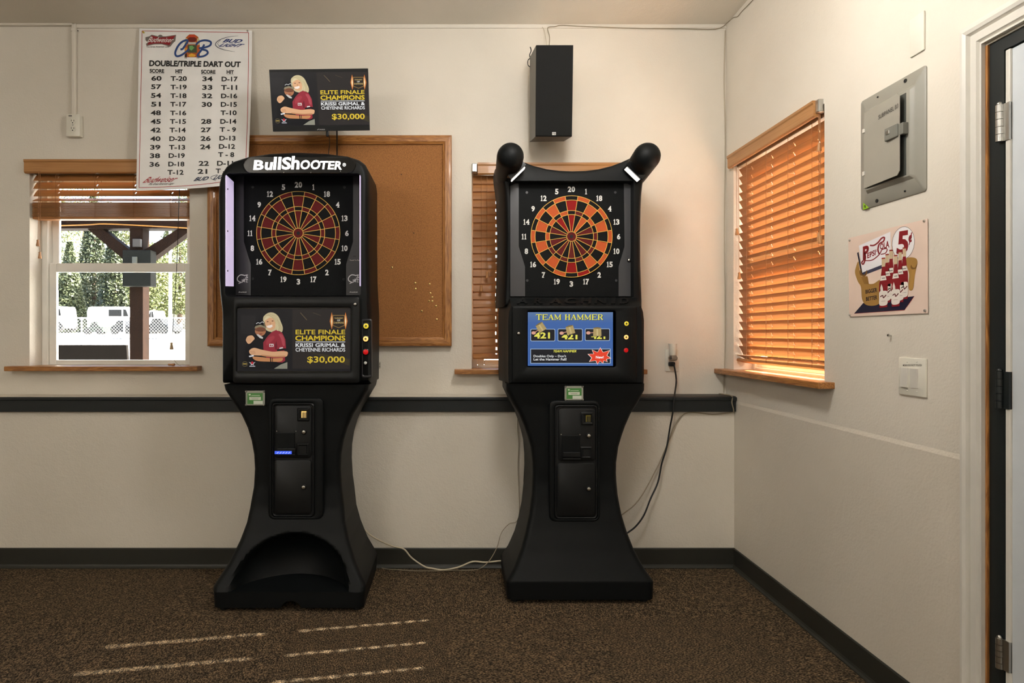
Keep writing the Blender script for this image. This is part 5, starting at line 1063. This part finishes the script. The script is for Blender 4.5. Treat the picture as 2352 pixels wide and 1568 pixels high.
dd = [(dy1, dz0), (dy0 + .012, dz0), (dy0, dz0 + .012), (dy0, dz1 - .012), (dy0 + .012, dz1), (dy1, dz1)]
def door_off(y): return .020 + (dy1 - y) / (dy1 - dy0) * .014
m = MB(); m.hexa([(XR - door_off(y), y, z) for y, z in dd], [(XR - door_off(y) - .002, y, z) for y, z in dd]); pd = m.build('door', mat('panel_grey_light', (158, 154, 142), .45), pn)
MB().box(XR - .0192, XR - .0178, dy0 - .004, dy1 - .01, dz0 - .003, dz1 - .004).build('dead_front', mat('panel_dark_grey', (70, 72, 68), .5), pn)  # plate behind the door, in a darker grey than the cover
m = MB(); lz = (dz0 + dz1) / 2 + .012; m.rbox(XR - .041, XR - .030, dy0 + .004, dy0 + .062, lz - .020, lz + .020, .003); lt = m.build('latch', mat('latch_grey', (118, 118, 110), .4), pd)
MB().rbox(XR - .044, XR - .040, dy0 + .036, dy0 + .052, lz - .002, lz + .010, .001, 1).build('latch_tab', STEEL, lt); MB().rbox(XR - .036, XR - .018, dy0 - .014, dy0 + .004, lz - .018, lz + .018, .002).build('latch_catch', mat('latch_grey', (118, 118, 110)), lt)
for zz in (dz0 + .05, dz1 - .06): MB().rbox(XR - .026, XR - .019, dy1 - .006, dy1 + .004, zz - .007, zz + .007, .001, 1).build('hinge_tab', WHITE, pn)
a = Art(); a.quadtext('SUBPANEL B3', [(2017, 265), (2068.5, 237), (2068, 247.5), (2017, 275)], (52, 50, 46), .015)
a.build('door_lettering', pd, lambda x, y, h: (lambda p: Vector((XR - door_off(p.y) - .002 - h, p.y, p.z)))(R(x, y, .029)), PRINT)
for x, y, r in ((2080, 185.5, .006), (2016.5, 223, .003), (2014.5, 461, .006), (2079, 439, .003)): q = R(x, y, .007); MB().cyl((q.x + .003, q.y, q.z), (q.x - .002, q.y, q.z), r, n=14).build('screw', DEEP, pn)
a = Art(); a.poly([(1982.5, 465), (1996, 477), (1982.5, 482)], (150, 200, 40)); a.lv = 1; a.poly([(1984.5, 472), (1987.5, 470), (1989, 476), (1986, 478)], (60, 80, 20)); a.build('sticker', pn, onwall(.0075), PRINT)
# tin sign
sg4 = [(1948.5, 547), (2130, 502), (2131, 719), (1950.5, 727)]
S3 = [R(x, y, .004) for x, y in sg4]; ts = thing('tin_sign', 'pink tin soda sign with bottles hung under the breaker panel', 'sign', tuple((S3[2] + S3[3]) / 2))
m = MB(); m.hexa(S3, [p + Vector((.0015, 0, 0)) for p in S3]); m.build('sheet', mat('sign_pink', (232, 208, 192), .3), ts)
def zs_(x, y): return (1940 + x / 6.272, 490 + y / 6.272)
def zq(pts): return [zs_(*p) for p in pts]
a = Art(); nav = (26, 28, 52); dr = (136, 24, 34); mu = (168, 128, 66); cr = (234, 226, 216)
a.poly(zq([(138, 1440), (268, 1290), (1002, 1190), (862, 1388)]), nav); a.poly(zq([(180, 570), (200, 555), (260, 880), (240, 890)]), nav); a.poly(zq([(245, 890), (262, 850), (540, 735), (540, 790), (330, 870)]), (60, 62, 86)); a.ell(*zs_(845, 425), 26, 38, (60, 44, 30), .12)
a.lv = .5; a.blob(zq([(195, 690), (160, 780), (150, 860), (190, 980), (235, 1060), (250, 1230), (300, 1310), (390, 1330), (480, 1310), (520, 1240), (540, 1000), (500, 960), (420, 1010), (340, 1010), (270, 960), (225, 860), (210, 760)]), mu)
a.blob(zq([(890, 650), (960, 632), (1030, 650), (1050, 710), (1030, 800), (1010, 900), (985, 1090), (930, 1100), (920, 1000), (930, 880), (900, 760)]), mu); a.lv = 1
a.line(zq([(138, 1441), (862, 1390), (1002, 1192)]), .9, dr)
a.poly(zq([(205, 465), (660, 262), (668, 690), (255, 850)]), (236, 234, 238)); a.ell(*zs_(845, 425), 25.2, 37.2, (238, 236, 236), .12)
a.blob(zq([(235, 800), (215, 840), (230, 890), (290, 905), (325, 860), (318, 810), (290, 880), (250, 870)]), (120, 84, 40)); a.poly(zq([(235, 905), (330, 905), (350, 1020), (280, 1015)]), (150, 110, 54)); a.blob(zq([(960, 740), (950, 780), (980, 806), (1030, 790), (1046, 720), (1010, 780), (975, 770)]), (120, 84, 40)); a.poly(zq([(968, 808), (1022, 800), (985, 1085), (930, 1098)]), (178, 136, 72)); a.lv = 2
a.quadtext('P', zq([(262, 480), (352, 450), (345, 640), (262, 690)]), dr, .05); a.line(zq([(285, 560), (300, 640), (270, 730), (246, 710), (265, 680)]), 3.2, dr, 4); a.line(zq([(300, 680), (400, 670), (500, 590), (540, 520), (610, 510), (590, 570), (520, 590)]), 2.2, dr, 4)
a.quadtext('EPSI', zq([(326, 570), (446, 518), (446, 600), (326, 650)]), dr, .03); a.rect(*zs_(452, 540), *zs_(470, 548), dr); a.rect(*zs_(452, 522), *zs_(470, 530), dr)
a.line(zq([(365, 460), (420, 460), (480, 420), (530, 360), (572, 345), (560, 400), (500, 440), (480, 520), (500, 590)]), 3.4, dr, 4); a.quadtext('OLA', zq([(506, 440), (640, 385), (645, 490), (510, 525)]), dr, .03)
a.quadtext('5', zq([(770, 262), (925, 236), (915, 580), (742, 600)]), dr, .035); a.quadtext('\u00a2', zq([(920, 285), (975, 270), (965, 450), (920, 455)]), dr, .04)
a.quadtext('BIGGER', zq([(300, 1100), (468, 1068), (468, 1130), (302, 1158)]), (40, 34, 40), .025); a.quadtext('BETTER', zq([(306, 1205), (470, 1178), (470, 1236), (308, 1260)]), (40, 34, 40), .025)
for lv, (ox, oy) in ((3, (0, 0)),): pass
for lv, bx, top, bot in ((3, 860, 490, 1240), (4, 800, 545, 1285), (3, 668, 525, 1260), (4, 612, 585, 1290), (6, 735, 600, 1345), (6, 558, 640, 1360)):
    hgt = bot - top; w0, w1 = 24, 60 if lv == 6 else 50
    a.lv = lv
    prof = [(0, w0), (.18, w0 - 1), (.22, w0), (.36, w0 + 12), (.52, w1), (.66, w1 + 2), (.9, w1), (1, w1 - 4)]
    ol_ = [(bx - w, top + hgt * t) for t, w in prof] + [(bx + w, top + hgt * t - 14 * (w / 60)) for t, w in prof[::-1]]
    a.poly(zq(ol_), dr)
    a.lv = lv + 1
    a.poly(zq([(bx - w0, top + 14), (bx + w0, top + 6), (bx + w0 + 1, top + hgt * .17), (bx - w0 - 1, top + hgt * .18)]), (206, 186, 152))
    a.poly(zq([(bx - 34, top + hgt * .36), (bx + 30, top + hgt * .35), (bx + 46, top + hgt * .44), (bx - 48, top + hgt * .46)]), cr)
    a.blob(zq([(bx - w1 + 4, top + hgt * .68), (bx, top + hgt * .66), (bx + w1 - 4, top + hgt * .67), (bx + w1, top + hgt * .78), (bx + w1 - 8, top + hgt * .93), (bx - w1 + 8, top + hgt * .95), (bx - w1, top + hgt * .8)]), cr)
    if lv == 6: a.poly(zq([(bx - 44, top + hgt * .6), (bx - 28, top + hgt * .52), (bx - 8, top + hgt * .6), (bx - 4, top + hgt * .66), (bx - 40, top + hgt * .67)]), cr)
    a.lv = lv + 2
    a.line(zq([(bx - 44, top + hgt * .78), (bx - 10, top + hgt * .75), (bx, top + hgt * .8), (bx + 40, top + hgt * .74)]), 2.2, (96, 30, 36), 3); a.line(zq([(bx - 22, top + hgt * .41), (bx + 26, top + hgt * .4)]), 1.6, (90, 80, 80)); a.line(zq([(bx - 30, top + hgt * .87), (bx + 30, top + hgt * .86)]), .5, (130, 110, 100))
    a.poly(zq([(bx - 26, top + 18), (bx - 24, top), (bx + 24, top - 6), (bx + 27, top + 14)]), (150, 44, 34))
a.build('sign_print', ts, onwall(.004), PRINT, step=.0002, base=.0004)
for x, y in ((1951.5, 552), (2122.5, 507.5), (2124.5, 713), (1952, 723.5)): q = R(x, y, .005); MB().lathe((q.x + .004, q.y, q.z), (q.x - .003, q.y, q.z), [(0, .004), (.6, .0042), (1, .0025)], 12).build('screw', STEEL, ts, smooth=40)
# light switches and the blank plate
t = thing('light_switch', 'cream double rocker switch plate beside the door trim', 'light switch', tuple(R(2099, 905)))
m = MB(); wbox(m, 2067.5, 2131, 822, 909, 0, .006, .004); m.build('cover_plate', PLATE, t, smooth=40)
for x0, x1, s in ((2074, 2091, 1), (2096, 2114, -1)):
    y0, y1 = R(x1, 860).y, R(x0, 860).y; zc_ = R(2098, 868).z; hh = .030; kk = .0014 * s
    m = MB(); m.hexa([(XR - .005, y0, zc_ - hh), (XR - .005, y1, zc_ - hh), (XR - .005, y1, zc_ + hh), (XR - .005, y0, zc_ + hh)], [(XR - .009 - kk, y0 + .001, zc_ - hh), (XR - .009 - kk, y1 - .001, zc_ - hh), (XR - .009 + kk, y1 - .001, zc_ + hh), (XR - .009 + kk, y0 + .001, zc_ + hh)]); m.build('rocker', WHITE, t)
a = Art(); a.quadtext('FAN DO NOT TOUCH', [(2077, 836.5), (2117, 836), (2117, 840.5), (2077, 840.5)], (70, 66, 58), .01); a.rect(2074, 837, 2076, 840, (60, 56, 50)); a.build('label_tape', t, onwall(.0062), PRINT)
for x, y in ((2084, 830.5), (2106, 831), (2084, 897), (2106, 900)): q = R(x, y, .006); MB().ball(q, .0025, n=8, m=6).build('screw', PLATE, t)
q = R(2110, 80); m = MB(); wbox(m, 2093, 2126, 35, 124, 0, .006, .003); tag(m.build('blank_plate', PLATE, smooth=40), 'blank cream cover plate high on the wall above the breaker panel', 'wall plate')
q = R(2047.5, 771, 0); m = MB(); m.lathe((XR + .004, q.y, q.z), (XR - .012, q.y, q.z + .002), [(0, .002), (.7, .002), (.72, .004), (1, .004)], 10); tag(m.build('wall_screw', STEEL, smooth=40), 'bare screw sticking out of the wall under the tin sign', 'screw')
# ------------------------------------------------------------------ outdoors, beyond the glass
def gz_(d): return -.12 + max(0, d - 4) * .0305
GRAVEL = mat('bright_gravel', (168, 166, 162), .9, var=.12, vscale=9)
m = MB(); ds = [YU + WALL_T, 5, 8, 12, 20, 30, 44, 60, 120]
for a, b in zip(ds, ds[1:]): m.add([(-90, a, gz_(min(a, 60))), (60, a, gz_(min(a, 60))), (60, b, gz_(min(b, 60))), (-90, b, gz_(min(b, 60)))], [[0, 1, 2, 3]])
tag(m.build('ground_outside', GRAVEL, org=(0, 4, -.12)), kind='structure')
m = MB(); m.add([(XR + WALL_T, -20, -.14), (60, -20, -.14), (60, YU + WALL_T, -.14), (XR + WALL_T, YU + WALL_T, -.14)], [[0, 1, 2, 3]]); tag(m.build('ground_side', GRAVEL), kind='structure')
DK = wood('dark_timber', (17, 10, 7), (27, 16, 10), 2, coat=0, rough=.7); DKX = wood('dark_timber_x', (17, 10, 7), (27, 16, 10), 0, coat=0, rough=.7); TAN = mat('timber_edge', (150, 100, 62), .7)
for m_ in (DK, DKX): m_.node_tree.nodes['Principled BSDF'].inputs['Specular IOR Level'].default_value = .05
dp = 6.2; pc = P(313, 700, dp)
pg = thing('porch', 'dark timber porch post with braces and roof beam outside the window', 'porch', (pc.x, dp, gz_(dp)))
pw = .066
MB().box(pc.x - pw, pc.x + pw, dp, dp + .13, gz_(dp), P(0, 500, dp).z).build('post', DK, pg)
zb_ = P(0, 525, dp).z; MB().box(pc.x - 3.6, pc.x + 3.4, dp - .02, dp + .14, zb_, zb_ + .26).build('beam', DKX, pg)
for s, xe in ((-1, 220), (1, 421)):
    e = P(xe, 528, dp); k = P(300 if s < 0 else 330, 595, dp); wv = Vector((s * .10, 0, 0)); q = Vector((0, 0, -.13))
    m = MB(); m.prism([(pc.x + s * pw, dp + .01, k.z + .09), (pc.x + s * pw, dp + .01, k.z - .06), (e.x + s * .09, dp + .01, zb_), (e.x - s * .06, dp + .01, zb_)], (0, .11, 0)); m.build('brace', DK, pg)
m = MB(); m.tube([P(100, 519, dp - .045), P(200, 516, dp - .045), P(240, 514, dp - .045), P(330, 518, dp - .045), P(440, 524, dp - .045)], .0065, 6, 5); tag(m.build('extension_cord', mat('yellow_cord', (120, 80, 18), .5)), 'yellow cord strung along the porch beam outside', 'cord')
bx = thing('utility_box', 'dark grey utility box fixed to the porch post', 'utility box', tuple(P(313, 657, 6.1)))
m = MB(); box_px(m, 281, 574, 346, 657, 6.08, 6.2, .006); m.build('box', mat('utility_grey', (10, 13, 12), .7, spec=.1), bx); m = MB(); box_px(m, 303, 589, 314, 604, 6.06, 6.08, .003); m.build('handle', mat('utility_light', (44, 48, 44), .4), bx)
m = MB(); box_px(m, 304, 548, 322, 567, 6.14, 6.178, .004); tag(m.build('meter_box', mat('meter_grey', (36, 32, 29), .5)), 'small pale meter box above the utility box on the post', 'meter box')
# dark board standing on legs near the glass
c0_ = P(100, 792, 5.0); c1_ = P(290, 792, 5.0); zl_ = P(0, 840, 5.0).z; cr_ = thing('folded_table', 'dark folded table standing on edge just outside the window', 'table', ((c0_.x + c1_.x) / 2, 5.02, gz_(5.0)))
MB().prism([(c0_.x - .3, 5.0, c0_.z), (c1_.x, 5.0, c1_.z), (c1_.x + .03, 5.0, zl_ - .3), (c0_.x - .3, 5.0, zl_ - .3)], (0, .03, 0)).build('table_top', mat('table_dark', (14, 12, 11), .8, spec=.05), cr_)
for x in (c0_.x - .1, c1_.x - .15): MB().box(x, x + .04, 5.035, 5.065, gz_(5.0), zl_).build('leg', mat('table_dark', (20, 18, 16)), cr_)
# chain-link fence
fd = 20.0; g0 = gz_(fd); ztop = P(0, 730, fd).z; xa, xb = P(90, 0, fd).x, P(900, 0, fd).x
fe = thing('chain_fence', 'chain-link fence across the lot outside the window', 'fence', ((xa + xb) / 2, fd, g0)); GALV = mat('galvanised', (176, 178, 176), .45, metal=.6)
MB().cyl((xa, fd, ztop), (xb, fd, ztop), .022, n=8).build('top_rail', GALV, fe)
for x in (100, 187.5, 285, 388, 490, 590, 690, 790, 890): q = P(x, 0, fd); MB().cyl((q.x, fd, g0), (q.x, fd, ztop + .03), .028, n=8).build('post', GALV, fe)
m = MB(); hh = ztop - g0 - .05; st = .105; n = int((xb - xa + hh) / st); tw = .0026
for i in range(n):
    for s in (1, -1):
        x0 = xa + i * st - (hh if s > 0 else 0); x1 = x0 + hh if s > 0 else x0 - hh + hh; 
        p = Vector((x0, fd, g0 + .05)) if s > 0 else Vector((x0 + hh * 0, fd, ztop)); q = Vector((x0 + hh, fd, ztop)) if s > 0 else Vector((x0 + hh, fd, g0 + .05))
        m.prism([p + Vector((-tw, 0, 0)), p + Vector((tw, 0, 0)), q + Vector((tw, 0, 0)), q + Vector((-tw, 0, 0))], (0, .008, 0))
tag(m.build('chain_link', GALV, fe, fix=False), kind='stuff')
q = P(391, 0, 17.0); tag(MB().cyl((q.x, 17, gz_(17)), (q.x, 17, P(0, 440, 17).z), .05, .035, 12).build('flag_pole', mat('pale_pole', (214, 214, 210), .4)), 'pale metal pole standing before the chain-link fence', 'pole')
# vehicles
def car(label, x0, x1, ybot, ytop, d, col, cat='car', van=False, pick=False):
    a = P(x0, ybot, d); b = P(x1, ytop, d); L = b.x - a.x; z0 = a.z; hgt = b.z - a.z; W = 1.8
    t = thing('van' if van else ('pickup_truck' if pick else 'car'), label, cat, ((a.x + b.x) / 2, d + W / 2, z0)); pm = mat('car_paint_%d_%d_%d' % col, col, .5, spec=.12)
    f = lambda u, v: (a.x + u * L, d, z0 + v * hgt)
    if van: pr = [(0, .12), (0, .8), (.03, .97), (.1, 1), (.86, 1), (.93, .9), (.98, .55), (1, .5), (1, .12)]; wn = [[(.84, .62), (.96, .62), (.9, .88), (.84, .9)], [(.5, .62), (.8, .62), (.8, .88), (.5, .88)]]
    elif pick: pr = [(0, .2), (0, .55), (.42, .55), (.46, .98), (.68, 1), (.78, .62), (.98, .55), (1, .2)]; wn = [[(.5, .62), (.72, .62), (.67, .92), (.5, .92)]]
    else: pr = [(0, .2), (.0, .5), (.06, .6), (.2, .64), (.32, .96), (.42, 1), (.62, .99), (.76, .66), (.96, .55), (1, .42), (1, .2)]; wn = [[(.26, .66), (.46, .66), (.46, .93), (.36, .92)], [(.49, .66), (.7, .66), (.61, .93), (.49, .93)]]
    m = MB(); m.loft([[Vector(f(u, v)) + Vector((0, k, 0)) for u, v in pr] for k in (.0, W)]); m.build('body', pm, t)
    for w in wn: m = MB(); m.prism([Vector(f(u, v)) - Vector((0, .01, 0)) for u, v in w], (0, .02, 0)); m.build('side_window', DEEP, t)
    r = min(.34, hgt * .24)
    for u in (.18, .8):
        for k in (-.01, W - .2): c = Vector(f(u, 0)) + Vector((0, k, r)); MB().cyl(c, c + Vector((0, .21, 0)), r, n=16).build('wheel', DEEP, t)
car('large white van parked behind the fence outside', 200, 299, 762, 704, 41, (240, 240, 238), 'van', van=True)
car('white van at the edge of the lot by the spruce', 96, 142, 760, 703, 44, (238, 238, 236), 'van', van=True)
car('dark pickup truck parked before the white van', 192, 236, 768, 738, 37, (44, 54, 46), 'truck', pick=True)
car('black car parked beside the porch post outside', 254, 300, 767, 736, 36, (26, 28, 32))
car('dark car parked beyond the pale pole outside', 333, 388, 767, 731, 36, (30, 32, 34))
car('white car behind the dark car outside', 334, 362, 767, 712, 46, (236, 236, 236))
# trees
LG = leaf_mat('leaf_light', (78, 88, 50), (118, 122, 78)); DG = leaf_mat('needle_dark', (40, 50, 34), (74, 82, 54)); MG = leaf_mat('leaf_mid', (62, 74, 42), (112, 114, 66)); BARK = mat('bark', (86, 72, 60), .9)
def tree(label, x, d, ytop, wpx, mt_, conifer, seed, n):
    r = random.Random(seed); q = P(x, 766, d); g0 = gz_(min(d, 60)) - .1; zt_ = P(0, ytop, d).z; Wd = wpx * d / F; hgt = zt_ - g0
    t = thing('conifer_tree' if conifer else 'leafy_tree', label, 'tree', (q.x, d, g0), 'trees outside the window')
    MB().tube([(q.x, d, g0), (q.x + .1, d, g0 + hgt * .5), (q.x, d, g0 + hgt * .94)], lambda u: .22 * (1 - u) + .04, 8, 3).build('trunk', BARK, t)
    vs = []; fs = []
    for i in range(n * 2):
        if conifer:
            h = r.random() ** 1.15; rad = Wd / 2 * (1 - h) * (.35 + .65 * r.random()) + .1; z = g0 + hgt * (.06 + .94 * h); sz = .17
        else:
            h = r.random(); k = math.sin(math.pi * (.15 + .8 * h)) ** .7; rad = Wd / 2 * k * r.random() ** .45; z = g0 + hgt * (.16 + .84 * h); sz = .15
            if h > .45 and math.sin(h * 31 + seed) + math.sin(i * 2.399 * 3 + seed) * .9 > .55: continue
        ang = r.random() * 2 * math.pi; c = Vector((q.x + rad * math.cos(ang), d + rad * math.sin(ang), z - (rad * .3 if conifer else 0)))
        a = Vector((r.gauss(0, 1), r.gauss(0, 1), r.gauss(0, .6))).normalized() * sz * r.uniform(.5, 1.2); b = a.cross(Vector((r.gauss(0, 1), r.gauss(0, 1), r.gauss(0, 1)))).normalized() * sz * r.uniform(.3, .8)
        k = len(vs); vs += [c - a, c + b * .6, c + a, c - b]; fs.append([k, k + 1, k + 2, k + 3])
    MB().add(vs, fs).build('crown', mt_, t, fix=False)
tree('dark spruce beyond the white van outside', 160, 50, 555, 90, DG, True, 1, 5200)
tree('tall spruce rising behind the van roof outside', 214, 58, 440, 110, DG, True, 2, 6500)
tree('dark spruce between the van and the porch post', 262, 54, 500, 90, DG, True, 3, 5200)
tree('pale leafy tree at the window edge outside', 120, 66, 430, 150, MG, False, 4, 6000)
tree('loose leafy tree high behind the spruces outside', 190, 88, 420, 200, MG, False, 5, 6500)
tree('yellow-green leafy tree beside the porch post', 350, 51.5, 560, 110, LG, False, 6, 6000)
tree('yellow-green leafy tree behind the pale pole', 412, 58, 520, 130, LG, False, 7, 6500)
tree('bushy green tree filling the gap behind the black car', 300, 72, 530, 130, MG, False, 8, 6000)
tree('tall leafy tree whose branches reach the beam', 440, 76, 430, 120, LG, False, 9, 5000)
tree('mid green leafy tree along the lot beyond the side of the window', 540, 54, 520, 140, MG, False, 10, 3500)
tree('dark spruce along the lot beyond the second window', 660, 56, 470, 110, DG, True, 11, 3500)
tree('yellow-green leafy tree along the lot farther along the fence', 780, 55, 500, 150, LG, False, 12, 3500)
tree('mid green leafy tree at the far end of the fence', 930, 57, 520, 150, MG, False, 13, 3500)
